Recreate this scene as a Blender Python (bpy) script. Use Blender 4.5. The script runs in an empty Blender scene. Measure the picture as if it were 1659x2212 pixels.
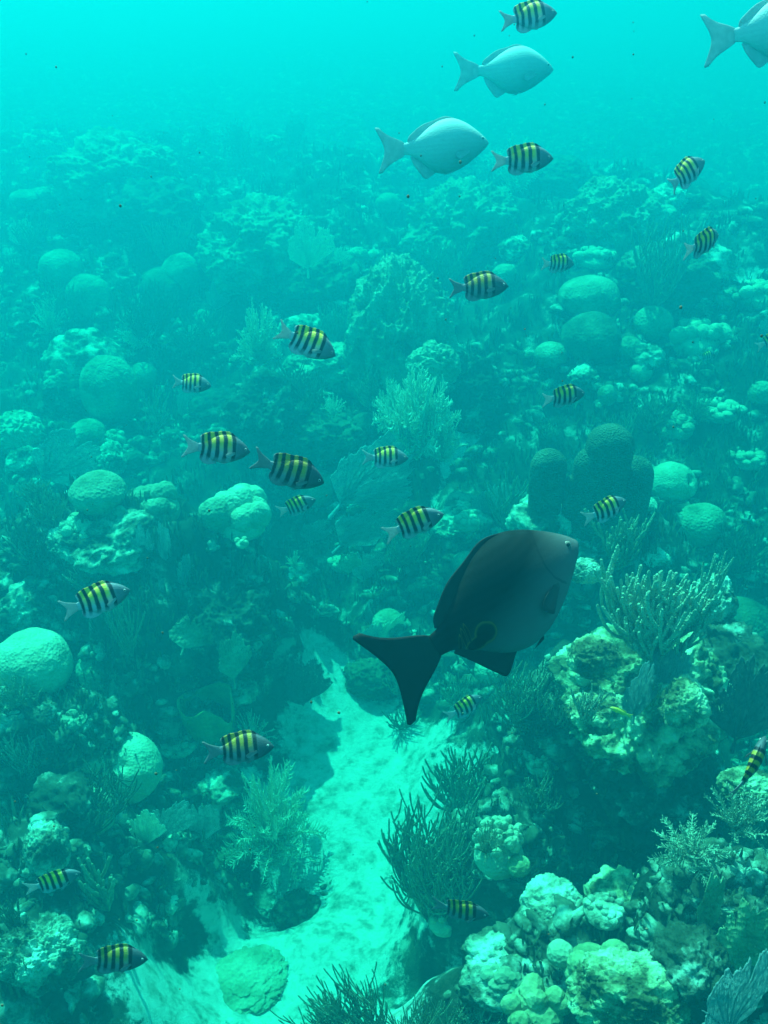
import bpy, math, random
import numpy as np
from mathutils import Vector, Matrix

R = math.radians
scene = bpy.context.scene
col = scene.collection

# ------------------------------------------------------------------ camera, sky, sun, exposure
CAM = np.array((0.0, 0.0, 3.4)); PITCH = 31.0; VFOV = 56.0
W0, H0 = 1659.0, 2212.0                      # pixel frame in which positions were read off
FOC = (H0 / 2) / math.tan(R(VFOV / 2))
cd = bpy.data.cameras.new('camera'); cam = bpy.data.objects.new('camera', cd); col.objects.link(cam)
cam.location = CAM; cam.rotation_euler = (R(90 - PITCH), 0, 0)
cd.sensor_fit = 'VERTICAL'; cd.sensor_height = 24; cd.lens = 12 / math.tan(R(VFOV / 2))
cd.clip_start = 0.02; cd.clip_end = 400
scene.camera = cam

SUN_EL, SUN_AZ = 60.0, -27.0                 # azimuth from +Y, negative to the left
w = bpy.data.worlds.new('World'); scene.world = w; w.use_nodes = True
nt = w.node_tree; bg = nt.nodes['Background']
sk = nt.nodes.new('ShaderNodeTexSky'); sk.sky_type = 'NISHITA'; sk.sun_disc = False
sk.sun_elevation = R(SUN_EL); sk.sun_rotation = R(SUN_AZ)
nt.links.new(sk.outputs[0], bg.inputs[0]); bg.inputs[1].default_value = 0.12
ld = bpy.data.lights.new('sun', 'SUN'); ld.energy = 5.0; ld.angle = R(0.6); ld.color = (1, .96, .88)
sun = bpy.data.objects.new('sun', ld); col.objects.link(sun)
sdir = Vector((math.sin(R(SUN_AZ)) * math.cos(R(SUN_EL)), math.cos(R(SUN_AZ)) * math.cos(R(SUN_EL)), math.sin(R(SUN_EL))))
sun.rotation_euler = sdir.to_track_quat('Z', 'Y').to_euler(); sun.location = (0, 0, 12)
vs = scene.view_settings
vs.view_transform = 'Standard'; vs.look = 'None'; vs.gamma = 1.0; vs.use_curve_mapping = False
vs.exposure = 1.55
scene.cycles.use_denoising = True
scene.cycles.max_bounces = 8; scene.cycles.diffuse_bounces = 2; scene.cycles.volume_bounces = 1
scene.cycles.transparent_max_bounces = 8

# ------------------------------------------------------------------ frame helpers
cR = np.array((1.0, 0, 0)); cU = np.array((0, math.sin(R(PITCH)), math.cos(R(PITCH)))); cF = np.array((0, math.cos(R(PITCH)), -math.sin(R(PITCH))))
def ray(px, py):
    d = cF + cR * (px - W0 / 2) / FOC + cU * (H0 / 2 - py) / FOC
    return d                                   # depth along the view axis is 1
def at(px, py, depth):
    return CAM + ray(px, py) * depth
def at_z(px, py, z):
    d = ray(px, py); return CAM + d * ((z - CAM[2]) / d[2])
def depth_of(p): return float(np.dot(np.asarray(p) - CAM, cF))
def proj(p):
    q = np.asarray(p) - CAM; z = np.dot(q, cF)
    return W0 / 2 + FOC * np.dot(q, cR) / z, H0 / 2 - FOC * np.dot(q, cU) / z

# ------------------------------------------------------------------ noise
def _hash(ix, iy, iz, seed):
    h = (ix * 374761393 + iy * 668265263 + iz * 2147483647 + seed * 974711) & 0xffffffff
    h = ((h ^ (h >> 13)) * 1274126177) & 0xffffffff
    h = ((h ^ (h >> 16)) * 2246822519) & 0xffffffff
    return (h ^ (h >> 15)) & 0xffffffff
_G = np.random.default_rng(5).normal(size=(256, 3)); _G /= np.linalg.norm(_G, axis=1)[:, None]
def noise3(p, seed=0):
    p = np.asarray(p, float); i = np.floor(p).astype(np.int64); f = p - i
    u = f * f * f * (f * (f * 6 - 15) + 10); out = 0
    for dx in (0, 1):
        for dy in (0, 1):
            for dz in (0, 1):
                g = _G[_hash(i[:, 0] + dx, i[:, 1] + dy, i[:, 2] + dz, seed) & 255]
                d = g[:, 0] * (f[:, 0] - dx) + g[:, 1] * (f[:, 1] - dy) + g[:, 2] * (f[:, 2] - dz)
                wt = (u[:, 0] if dx else 1 - u[:, 0]) * (u[:, 1] if dy else 1 - u[:, 1]) * (u[:, 2] if dz else 1 - u[:, 2])
                out = out + wt * d
    return out * 1.5
def fbm(p, oct=4, seed=0, gain=.5, ridged=False):
    a, s, out = 1.0, 0.0, 0
    p = np.asarray(p, float)
    for k in range(oct):
        n = noise3(p, seed + k * 17)
        if ridged: n = 1 - 2 * np.abs(n)
        out = out + a * n; s += a; a *= gain; p = p * 2.03 + 3.1
    return out / s

# ------------------------------------------------------------------ mesh helpers
class MB:
    def __init__(s): s.V = []; s.F = []; s.n = 0; s.M = []
    def add(s, V, F, m=0):
        V = np.asarray(V, float); F = np.asarray(F, np.int64)
        s.V.append(V); s.F.append(F + s.n); s.M.append(np.full(len(F), m)); s.n += len(V)
    def mesh(s, name, smooth=True):
        V = np.concatenate(s.V); me = bpy.data.meshes.new(name)
        me.vertices.add(len(V)); me.vertices.foreach_set('co', V.astype(np.float32).ravel())
        tot = sum(f.size for f in s.F); npoly = sum(len(f) for f in s.F)
        me.loops.add(tot); me.polygons.add(npoly)
        me.loops.foreach_set('vertex_index', np.concatenate([f.ravel() for f in s.F]).astype(np.int32))
        cnt = np.concatenate([np.full(len(f), f.shape[1]) for f in s.F])
        st = np.concatenate([[0], np.cumsum(cnt)[:-1]])
        me.polygons.foreach_set('loop_start', st.astype(np.int32))
        me.update(calc_edges=True)
        me.polygons.foreach_set('use_smooth', np.full(npoly, smooth))
        mi = np.concatenate(s.M)
        if mi.any(): me.polygons.foreach_set('material_index', mi.astype(np.int32))
        me.validate(); return me
def link(name, me, mats=None, parent=None):
    if mats is not None and len(me.materials) == 0:
        for m in (mats if isinstance(mats, (list, tuple)) else [mats]): me.materials.append(m)
    o = bpy.data.objects.new(name, me); col.objects.link(o)
    if parent is not None: o.parent = parent
    return o
def empty(name, loc, rz=0, scale=(1, 1, 1)):
    o = bpy.data.objects.new(name, None); col.objects.link(o)
    o.location = loc; o.rotation_euler = (0, 0, rz); o.scale = scale; o.empty_display_size = .05
    return o
THINGS = []
def tag(o, label, cat, group=None, kind=None):
    if label: o['label'] = label
    if cat: o['category'] = cat
    if group: o['group'] = group
    if kind: o['kind'] = kind
    return o
_ico = {}
def ico(n):
    if n in _ico: return _ico[n]
    if n == 0:
        t = (1 + 5 ** .5) / 2
        V = np.array([(-1, t, 0), (1, t, 0), (-1, -t, 0), (1, -t, 0), (0, -1, t), (0, 1, t), (0, -1, -t), (0, 1, -t), (t, 0, -1), (t, 0, 1), (-t, 0, -1), (-t, 0, 1)], float)
        F = np.array([(0, 11, 5), (0, 5, 1), (0, 1, 7), (0, 7, 10), (0, 10, 11), (1, 5, 9), (5, 11, 4), (11, 10, 2), (10, 7, 6), (7, 1, 8), (3, 9, 4), (3, 4, 2), (3, 2, 6), (3, 6, 8), (3, 8, 9), (4, 9, 5), (2, 4, 11), (6, 2, 10), (8, 6, 7), (9, 8, 1)])
    else:
        V0, F0 = ico(n - 1)
        E = np.concatenate([F0[:, [0, 1]], F0[:, [1, 2]], F0[:, [2, 0]]]); E.sort(axis=1)
        U, inv = np.unique(E, axis=0, return_inverse=True); inv = inv.ravel()
        m = len(F0); V = np.concatenate([V0, (V0[U[:, 0]] + V0[U[:, 1]]) / 2])
        a, b, c = inv[:m] + len(V0), inv[m:2 * m] + len(V0), inv[2 * m:] + len(V0)
        F = np.concatenate([np.stack([F0[:, 0], a, c], 1), np.stack([F0[:, 1], b, a], 1), np.stack([F0[:, 2], c, b], 1), np.stack([a, b, c], 1)])
    V = V / np.linalg.norm(V, axis=1)[:, None]
    _ico[n] = (V, F); return V, F
def tube(mb, P, rad, k=6, m=0):
    P = np.asarray(P, float); n = len(P); rad = np.asarray(rad, float) * np.ones(n)
    T = np.gradient(P, axis=0); T /= np.linalg.norm(T, axis=1)[:, None] + 1e-9
    ref = np.array((0.31, .95, .05)) if abs(T[0, 1]) < .9 else np.array((.95, .1, .3))
    A = np.cross(T, ref); A /= np.linalg.norm(A, axis=1)[:, None] + 1e-9; B = np.cross(T, A)
    th = np.arange(k) * 2 * math.pi / k
    V = P[:, None, :] + rad[:, None, None] * (A[:, None, :] * np.cos(th)[None, :, None] + B[:, None, :] * np.sin(th)[None, :, None])
    V = V.reshape(-1, 3); tip = P[-1] + T[-1] * rad[-1] * .9
    i = np.arange(n - 1)[:, None] * k; j = np.arange(k)[None, :]; j2 = (j + 1) % k
    Q = np.stack([i + j, i + j2, i + k + j2, i + k + j], -1).reshape(-1, 4)
    mb.add(V, Q, m)
    base = (n - 1) * k
    mb.V.append(tip[None, :]); 
    tri = np.stack([base + np.arange(k), base + (np.arange(k) + 1) % k, np.full(k, n * k)], 1)
    mb.F.append(tri + mb.n - n * k); mb.M.append(np.full(k, m)); mb.n += 1
def hermite(xs, ys, x):
    xs, ys = np.asarray(xs, float), np.asarray(ys, float)
    m = np.gradient(ys, xs); i = np.clip(np.searchsorted(xs, x) - 1, 0, len(xs) - 2)
    h = xs[i + 1] - xs[i]; t = (x - xs[i]) / h
    return (2 * t**3 - 3 * t**2 + 1) * ys[i] + (t**3 - 2 * t**2 + t) * h * m[i] + (-2 * t**3 + 3 * t**2) * ys[i + 1] + (t**3 - t**2) * h * m[i + 1]

# ------------------------------------------------------------------ materials
def new_mat(name, rough=.85, spec=.15):
    m = bpy.data.materials.new(name); m.use_nodes = True; n = m.node_tree
    b = n.nodes['Principled BSDF']; b.inputs['Roughness'].default_value = rough
    b.inputs['Specular IOR Level'].default_value = spec
    return m, n, b
def nd(n, t, **kw):
    x = n.nodes.new(t)
    for k, v in kw.items():
        if k.startswith('i_'): x.inputs[k[2:].replace('_', ' ')].default_value = v
        else: setattr(x, k, v)
    return x
def ramp(n, stops, interp='LINEAR'):
    r = n.nodes.new('ShaderNodeValToRGB'); r.color_ramp.interpolation = interp
    e = r.color_ramp.elements
    e[0].position, e[0].color = stops[0][0], (*stops[0][1], 1); e[1].position, e[1].color = stops[-1][0], (*stops[-1][1], 1)
    for p, c in stops[1:-1]:
        q = e.new(p); q.color = (*c, 1)
    return r
def mottled(name, stops, scale=8, detail=8, bump=.5, bscale=40, dist=.01, voro=False, rough=.9, coord='Object', transl=0, vscale=None):
    m, n, b = new_mat(name, rough); L = n.links.new
    src = nd(n, 'ShaderNodeNewGeometry').outputs['Position'] if coord == 'World' else nd(n, 'ShaderNodeTexCoord').outputs[coord]
    nz = nd(n, 'ShaderNodeTexNoise', i_Scale=scale, i_Detail=detail, i_Roughness=.65); L(src, nz.inputs['Vector'])
    rp = ramp(n, stops); L(nz.outputs['Fac'], rp.inputs[0])
    if voro:
        vo = nd(n, 'ShaderNodeTexVoronoi', i_Scale=bscale); L(src, vo.inputs['Vector']); h = vo.outputs['Distance']
    else:
        n2 = nd(n, 'ShaderNodeTexNoise', i_Scale=bscale, i_Detail=5.0, i_Roughness=.7); L(src, n2.inputs['Vector']); h = n2.outputs['Fac']
    bp = nd(n, 'ShaderNodeBump', i_Strength=bump, i_Distance=dist); L(h, bp.inputs['Height']); L(bp.outputs[0], b.inputs['Normal'])
    L(rp.outputs[0], b.inputs['Base Color'])
    if transl:
        tr = nd(n, 'ShaderNodeBsdfTranslucent'); L(rp.outputs[0], tr.inputs[0])
        mx = nd(n, 'ShaderNodeMixShader'); mx.inputs[0].default_value = transl
        L(b.outputs[0], mx.inputs[1]); L(tr.outputs[0], mx.inputs[2]); L(mx.outputs[0], n.nodes['Material Output'].inputs['Surface'])
    return m
M = {}
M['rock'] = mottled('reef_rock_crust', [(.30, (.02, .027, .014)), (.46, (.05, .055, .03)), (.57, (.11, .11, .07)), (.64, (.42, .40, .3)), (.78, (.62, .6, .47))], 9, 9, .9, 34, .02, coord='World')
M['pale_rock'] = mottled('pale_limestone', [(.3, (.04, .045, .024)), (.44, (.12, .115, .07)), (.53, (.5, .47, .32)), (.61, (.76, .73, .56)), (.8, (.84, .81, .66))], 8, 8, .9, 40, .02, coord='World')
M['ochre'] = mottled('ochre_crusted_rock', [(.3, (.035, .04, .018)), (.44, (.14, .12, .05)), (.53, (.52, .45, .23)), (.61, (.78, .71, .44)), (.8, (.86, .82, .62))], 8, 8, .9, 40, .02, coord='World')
M['brain'] = mottled('brain_coral_skin', [(.32, (.07, .085, .04)), (.42, (.22, .225, .13)), (.55, (.34, .34, .21)), (.7, (.5, .49, .34))], 5, 6, .55, 70, .012, voro=True, coord='World')
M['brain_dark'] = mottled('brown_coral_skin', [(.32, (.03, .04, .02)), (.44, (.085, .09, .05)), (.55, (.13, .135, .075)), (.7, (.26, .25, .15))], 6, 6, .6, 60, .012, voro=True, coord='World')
M['lobed'] = mottled('star_coral_skin', [(.3, (.30, .29, .17)), (.5, (.46, .44, .28)), (.7, (.6, .57, .4))], 7, 6, .5, 90, .008, voro=True, coord='World')
M['yellow'] = mottled('mustard_coral_skin', [(.3, (.15, .15, .06)), (.48, (.32, .30, .14)), (.7, (.52, .48, .27))], 9, 7, .6, 70, .01, voro=True, coord='World')
M['rod'] = mottled('sea_rod_skin', [(.3, (.18, .17, .10)), (.55, (.32, .31, .18)), (.75, (.5, .48, .3))], 30, 4, .7, 160, .006, voro=True, coord='World')
M['rod_pale'] = mottled('pale_sea_rod_skin', [(.3, (.26, .25, .15)), (.5, (.42, .40, .26)), (.7, (.58, .55, .38))], 30, 4, .8, 140, .008, voro=True, coord='World')
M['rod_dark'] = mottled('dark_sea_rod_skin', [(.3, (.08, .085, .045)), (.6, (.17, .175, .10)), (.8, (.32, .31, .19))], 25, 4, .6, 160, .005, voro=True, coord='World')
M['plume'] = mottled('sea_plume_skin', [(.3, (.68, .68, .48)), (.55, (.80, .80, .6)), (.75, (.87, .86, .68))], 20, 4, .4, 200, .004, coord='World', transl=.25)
M['fan'] = mottled('sea_fan_mesh', [(.3, (.30, .34, .33)), (.5, (.46, .52, .50)), (.7, (.60, .64, .61))], 14, 8, .7, 130, .006, voro=True, transl=.35)
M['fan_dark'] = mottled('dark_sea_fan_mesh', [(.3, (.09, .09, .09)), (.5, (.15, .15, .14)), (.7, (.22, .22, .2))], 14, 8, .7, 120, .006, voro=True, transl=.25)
M['pillar'] = mottled('pillar_coral_skin', [(.3, (.07, .07, .04)), (.5, (.12, .12, .07)), (.7, (.2, .19, .12))], 10, 5, .9, 120, .012, voro=True, coord='World')
M['sponge'] = mottled('olive_sponge_skin', [(.3, (.20, .21, .06)), (.5, (.34, .34, .12)), (.7, (.45, .45, .2))], 14, 6, .8, 60, .012, coord='World')
M['turf'] = mottled('algae_turf_blades', [(.3, (.05, .06, .03)), (.5, (.12, .12, .06)), (.75, (.28, .27, .16))], 5, 5, .3, 60, .004, coord='World')
M['rubble'] = mottled('coral_rubble_bits', [(.34, (.06, .065, .035)), (.5, (.13, .13, .08)), (.6, (.4, .39, .28)), (.72, (.72, .7, .58))], 11, 6, .7, 50, .01, coord='World')

def seabed_mat():
    m, n, b = new_mat('seabed_sand_and_crust', .95, .1); L = n.links.new
    pos = nd(n, 'ShaderNodeNewGeometry').outputs['Position']
    at_ = nd(n, 'ShaderNodeAttribute', attribute_name='sand')
    n1 = nd(n, 'ShaderNodeTexNoise', i_Scale=4.5, i_Detail=9.0, i_Roughness=.68); L(pos, n1.inputs['Vector'])
    rk = ramp(n, [(.3, (.02, .027, .014)), (.46, (.05, .057, .032)), (.55, (.11, .11, .07)), (.61, (.46, .44, .33)), (.74, (.7, .68, .55))]); L(n1.outputs['Fac'], rk.inputs[0])
    n2 = nd(n, 'ShaderNodeTexNoise', i_Scale=13.0, i_Detail=10.0, i_Roughness=.72); L(pos, n2.inputs['Vector'])
    sd = ramp(n, [(.30, (.20, .20, .13)), (.41, (.48, .46, .36)), (.50, (.74, .72, .61)), (.66, (.86, .84, .75))]); L(n2.outputs['Fac'], sd.inputs[0])
    n3 = nd(n, 'ShaderNodeTexNoise', i_Scale=6.0, i_Detail=9.0, i_Roughness=.75); L(pos, n3.inputs['Vector'])
    n3b = nd(n, 'ShaderNodeMath', operation='MULTIPLY_ADD'); L(n3.outputs['Fac'], n3b.inputs[0]); n3b.inputs[1].default_value = 2.0; n3b.inputs[2].default_value = -.5
    ad = nd(n, 'ShaderNodeMath', operation='ADD'); L(at_.outputs['Fac'], ad.inputs[0]); L(n3b.outputs[0], ad.inputs[1])
    st = nd(n, 'ShaderNodeMapRange', i_From_Min=.9, i_From_Max=1.05); L(ad.outputs[0], st.inputs[0])
    mx = nd(n, 'ShaderNodeMixRGB'); L(st.outputs[0], mx.inputs[0]); L(rk.outputs[0], mx.inputs[1]); L(sd.outputs[0], mx.inputs[2])
    L(mx.outputs[0], b.inputs['Base Color'])
    n4 = nd(n, 'ShaderNodeTexNoise', i_Scale=45.0, i_Detail=8.0, i_Roughness=.8); L(pos, n4.inputs['Vector'])
    bp = nd(n, 'ShaderNodeBump', i_Strength=.8, i_Distance=.03); L(n4.outputs['Fac'], bp.inputs['Height']); L(bp.outputs[0], b.inputs['Normal'])
    return m

# ------------------------------------------------------------------ seabed
BUMPS = [(230, 1120, .95, .9, .5), (420, 1200, .85, .42, .30, 2.6), (300, 1330, .7, .3, .26, 2.2), (75, 1490, .9, .40, .26, 2.4), (250, 1700, .6, .40, .24, 2.2), (90, 1840, .7, .28, .28), (70, 2080, .6, .4, .35),
         (880, 700, .8, .9, 1.0), (300, 830, .45, 1.3, 1.0), (1290, 1150, .95, .62, .38, 2.0), (1500, 1120, .5, .8, .5), (1400, 1390, 1.15, .50, .30, 2.4), (1250, 2130, .90, .8, .32), (1590, 1980, 1.15, .45, .34), (1090, 1800, .6, .28, .26),
         (1620, 800, .7, 1.6, 1.2), (1640, 520, 1.4, 3.4, 2.6), (200, 480, .9, 2.4, 2.0), (640, 560, .8, 1.8, 1.3), (1180, 1560, .35, .5, .4), (690, 930, .6, .8, .5), (960, 1010, .4, .5, .4),
         (430, 350, .8, 2.4, 2.0), (120, 370, .7, 3.0, 2.5), (880, 380, .9, 2.5, 2.2), (1300, 420, 1.2, 1.8, 1.6), (720, 430, 1.1, 1.4, 1.2)]
PITS = [(600, 1330, -.1, .50, .40, .4), (1430, 1740, .2, .45, .28, .6), (110, 1690, 0, .35, .22, .3), (420, 1890, 0, .5, .22, .3), (1000, 880, 0, .5, .8, .35), (420, 960, 0, .6, .5, .3)]
CH = [(600, 2500, .54), (640, 2250, .54), (670, 2060, .46), (725, 1880, .46), (765, 1720, .46), (740, 1600, .36), (710, 1500, .13)]
CH2 = [(930, 1230, .16), (1000, 1130, .24)]
CH3 = [(1520, 1000, .2), (1620, 970, .3)]
CH4 = [(400, 2230, .18), (480, 2150, .22), (580, 2080, .28)]
CH5 = [(1170, 800, .16), (1195, 700, .24), (1205, 650, .14)]
CH6 = [(520, 1960, .14), (600, 1930, .2)]
def chan(X, Y):
    best = np.full(X.shape, 9.0)
    for ch in (CH, CH2, CH3, CH4, CH5, CH6):
        off = .62 if ch in (CH2, CH3, CH5, CH6) else 0
        P = [(*at_z(a, b, 0.0)[:2], c) for a, b, c in ch]
        for (x0, y0, w0), (x1, y1, w1) in zip(P[:-1], P[1:]):
            dx, dy = x1 - x0, y1 - y0; t = np.clip(((X - x0) * dx + (Y - y0) * dy) / (dx * dx + dy * dy), 0, 1)
            d = np.hypot(X - x0 - t * dx, Y - y0 - t * dy) / (w0 + t * (w1 - w0))
            best = np.minimum(best, d + off)
    n_ = fbm(np.stack([X.ravel() * 2.1, Y.ravel() * 2.1, 0 * X.ravel() + 5], 1), 4, 51).reshape(X.shape)
    best = best + 1.0 * n_ * (best < 3)
    return np.clip(1.35 - best, 0, 1)            # 1 in the middle of the sand, 0 on the reef
_P = [(*at_z(a, b, z)[:2], sx, sy, dp) for a, b, z, sx, sy, dp in PITS]
_B = [(*at_z(q[0], q[1], q[2])[:2], q[2], q[3], q[4], q[5] if len(q) > 5 else 1.4) for q in BUMPS]
def height(X, Y):
    X = np.asarray(X, float); Y = np.asarray(Y, float); sh = X.shape; X = X.ravel(); Y = Y.ravel()
    P = np.stack([X, Y, np.zeros_like(X)], 1)
    s = chan(X, Y)
    h = .10 * fbm(P * .45, 3, 3) + .02
    for x, y, z, sx, sy, ex in _B:
        q = ((X - x) / sx) ** 2 + ((Y - y) / sy) ** 2
        g = z * np.exp(-q ** ex * .8); h = np.where(g > h, g + .35 * np.minimum(h, .2), h + .35 * np.minimum(g, .2))
    for x, y, sx, sy, dp in _P:
        h = h - dp * np.exp(-(((X - x) / sx) ** 2 + ((Y - y) / sy) ** 2) ** 1.5)
    rough = 1 - .85 * np.clip(s * 1.3, 0, 1)
    far = np.clip((Y - 5) / 10, 0, 1)
    h += rough * ((.20 + .34 * far) * fbm(P * .85 + 7, 3, 11) + (.11 + .10 * far) * fbm(P * 2.6, 3, 21, ridged=True) + .035 * fbm(P * 11, 3, 31))
    h += .02 * fbm(P * 8, 4, 41) + .05 * fbm(P * 2.2, 2, 43) * (1 - rough) - .10 * np.clip(s, 0, .6)
    return h.reshape(sh)
def ground(px, py):
    d = ray(px, py); t = np.linspace(.8, 60, 6000)
    p = CAM[None, :] + d[None, :] * t[:, None]
    k = np.argmax(p[:, 2] < height(p[:, 0], p[:, 1]))
    return p[k] if k else at_z(px, py, 0)
def toward(p, f): return CAM + (p - CAM) * (1 - f)
def build_seabed():
    nu, nv = 560, 760
    u = np.linspace(-1, 1, nu); v = np.linspace(0, 1, nv)
    yy = -1.5 + 3.0 * v + 68.5 * v ** 3.4
    U, Yg = np.meshgrid(u, yy); Xg = U * (1.9 + .72 * np.clip(Yg, 0, None)) * (1 + 0 * U)
    Z = height(Xg, Yg); V = np.stack([Xg, Yg, Z], -1).reshape(-1, 3)
    i = np.arange(nv - 1)[:, None] * nu + np.arange(nu - 1)[None, :]
    F = np.stack([i, i + 1, i + nu + 1, i + nu], -1).reshape(-1, 4)
    mb = MB(); mb.add(V, F); me = mb.mesh('seabed')
    a = me.attributes.new('sand', 'FLOAT', 'POINT'); a.data.foreach_set('value', chan(Xg.ravel(), Yg.ravel()).astype(np.float32))
    tag(link('seabed', me, seabed_mat()), None, None, kind='structure')
build_seabed()

# ------------------------------------------------------------------ rocks
def rock_mesh(seed, amp=.35, rid=.25, lv=5, flat=.75):
    V, F = ico(lv); p = V + seed * 7.3
    d = 1 + amp * fbm(p * 1.1, 3, seed) + rid * fbm(p * 2.4, 4, seed + 5, ridged=True) * .6 + .10 * fbm(p * 7, 4, seed + 9) + .05 * fbm(p * 19, 2, seed + 13)
    d -= .16 * np.clip(noise3(p * 3.3, seed + 20) * 2.2 - .35, 0, 1) + .07 * np.clip(noise3(p * 8.5, seed + 22) * 2.5 - .4, 0, 1)
    V = V * d[:, None]; V[:, 2] *= flat
    V[:, 2] = np.where(V[:, 2] < -.35, -.35 + (V[:, 2] + .35) * .25, V[:, 2])
    mb = MB(); mb.add(V, F); return mb.mesh('rock')
ROCKM = {}
def rock(px, py, wpx, hpx, label, seed=0, m='rock', cat='rock', group=None, name='reef_rock', amp=.35, p=None, rz=None, deep=None, tilt=0, lv=5, fwd=0):
    """px, py: where its foot meets the ground; wpx, hpx: its size there"""
    if p is None: p = toward(ground(px, py), fwd) if deep is None else at(px, py, deep)
    d = depth_of(p); k = d / FOC
    key = (seed, m, amp, lv)
    if key not in ROCKM:
        ROCKM[key] = rock_mesh(seed, amp, lv=lv); ROCKM[key].materials.append(M[m])
    o = link(name, ROCKM[key]); sx = wpx * k * .46; sz = hpx * k * .62
    o.location = p + np.array((0, sx * .3, sz * .25)); o.scale = (sx, sx * .85, sz); o.rotation_euler = (tilt, 0, seed * 1.7 if rz is None else rz)
    return tag(o, label, cat, group)

# ------------------------------------------------------------------ massive corals
def dome_mesh(seed, lv=6, amp=.09, groove=0, dents=0):
    V, F = ico(lv); p = V + seed * 3.7
    d = 1 + amp * fbm(p * 1.3, 3, seed) + .012 * fbm(p * 9, 3, seed + 3) + .008 * fbm(p * 30, 2, seed + 4)
    if groove: d += groove * (np.abs(noise3(p * 4.2 + .4 * np.stack([noise3(p * 3, 8), noise3(p * 3, 9), noise3(p * 3, 10)], 1), seed + 6)) - .3)
    rng = np.random.default_rng(seed)
    for _ in range(dents):
        c = rng.normal(size=3); c[2] = abs(c[2]); c[1] = -abs(c[1]); c /= np.linalg.norm(c)
        d -= .14 * np.exp(-(np.arccos(np.clip(V @ c, -1, 1)) / .17) ** 2)
    V = V * d[:, None]; mb = MB(); mb.add(V, F); return mb.mesh('dome')
DOMEM = {}
def dome(cx, cy, rx, label, rz=1.0, seed=0, m='brain', group=None, groove=0, dents=0, name='brain_coral', depth=None, lean=0, lv=6):
    g = ground(cx, cy + rx * rz * .85); d = depth or depth_of(g); k = d / FOC
    key = (seed, m, groove, dents, lv)
    if key not in DOMEM: DOMEM[key] = dome_mesh(seed, lv, groove=groove, dents=dents); DOMEM[key].materials.append(M[m])
    o = link(name, DOMEM[key]); o.location = at(cx, cy, d + rx * k * .15)
    o.scale = (rx * k, rx * k, rx * rz * k); o.rotation_euler = (0, lean, seed)
    return tag(o, label, 'coral', group)
def lobed_mesh(seed, n, size=(.25, .42), spread=.85, lv=4, up=.55, elong=1.0):
    rng = np.random.default_rng(seed); mb = MB(); V, F = ico(lv)
    for i in range(n):
        a = rng.uniform(0, 6.283); r = spread * math.sqrt(rng.uniform(0, 1))
        s = rng.uniform(*size); z = up * math.sqrt(max(0, 1 - r * r)) - .1 + rng.uniform(-.12, .1)
        q = V * (1 + .13 * fbm(V * 1.6 + i * 3.1 + seed, 3, seed)[:, None] + .03 * noise3(V * 11 + i, seed)[:, None])
        mb.add(q * np.array((s, s * rng.uniform(.8, 1.1), s * rng.uniform(.75, 1.1) * elong)) + np.array((r * math.cos(a), r * math.sin(a), z)), F)
    q = V * (1 + .1 * fbm(V * 2 + seed, 3, seed)[:, None]); mb.add(q * np.array((.9, .9, .55)) - np.array((0, 0, .15)), F)
    return mb.mesh('lobes')
LOBM = {}
def lobed(px, py, wpx, label, seed=0, n=14, m='lobed', size=(.25, .42), hz=1.0, group=None, name='star_coral', up=.55, elong=1.0, p=None, deep=None, fwd=0):
    if p is None: p = toward(ground(px, py), fwd) if deep is None else at(px, py, deep)
    k = depth_of(p) / FOC
    key = (seed, n, m)
    if key not in LOBM: LOBM[key] = lobed_mesh(seed, n, size, up=up, elong=elong); LOBM[key].materials.append(M[m])
    s = wpx * k * .46
    o = link(name, LOBM[key]); o.location = p + np.array((0, s * .4, s * .1)); o.scale = (s, s, s * hz)
    return tag(o, label, 'coral', group)

# ------------------------------------------------------------------ branching soft corals
UP = np.array((0, 0, 1.0))
def unit(v): return v / (np.linalg.norm(v) + 1e-9)
def rod_mesh(seed, r=.018, prim=5, levels=2, kids=4, flat=.45, lean=0.0, segs=7, spread=1.0, sides=6):
    """candelabrum of upright rods: side shoots leave at an angle, then turn upward"""
    rng = np.random.default_rng(seed); mb = MB(); stalk = MB()
    def grow(p, d, ln, lv, rr):
        P = [p]; n = max(5, int(segs * (1 if lv else 1)))
        bend = rng.normal(size=3) * .07; bend[1] *= flat
        for i in range(n):
            d = unit(d + UP * .20 + bend * .5 + rng.normal(size=3) * .028 + np.array((lean * .1, 0, 0)))
            p = p + d * ln / n; P.append(p)
        P = np.array(P); rad = rr * (1 + .11 * rng.normal(size=len(P))); rad[-1] *= .85
        tube(mb if lv < levels else stalk, P, np.abs(rad), sides)
        if lv:
            for j in range(kids):
                i = min(n - 1, max(0, int((.12 + .72 * (j + rng.uniform(0, .8)) / kids) * n)))
                q = P[i]; t = unit(P[i + 1] - P[i]); a = rng.choice([-1, 1]) * rng.uniform(.7, 1.15)
                sd = np.array((math.cos(rng.uniform(-.6, .6)), rng.normal() * flat, 0))
                dd = unit(t * math.cos(a) + sd * math.sin(a) * spread)
                grow(q, dd, ln * rng.uniform(.6, .95) * (1 - .35 * i / n), lv - 1, rr * .96)
    for i in range(prim):
        x = (i + .5) / prim * 2 - 1
        grow(np.array((x * .03, 0, 0)), unit(np.array((x * .95 * spread + rng.normal() * .1, rng.normal() * flat, .75))), rng.uniform(.65, 1.0), levels, r)
    V = np.concatenate(mb.V + stalk.V); sc = np.array((np.abs(V[:, 0]).max(), np.abs(V[:, 0]).max(), V[:, 2].max()))
    for b in (mb, stalk): b.V = [v / sc for v in b.V]
    return mb.mesh('rods'), stalk.mesh('stem')
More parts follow.
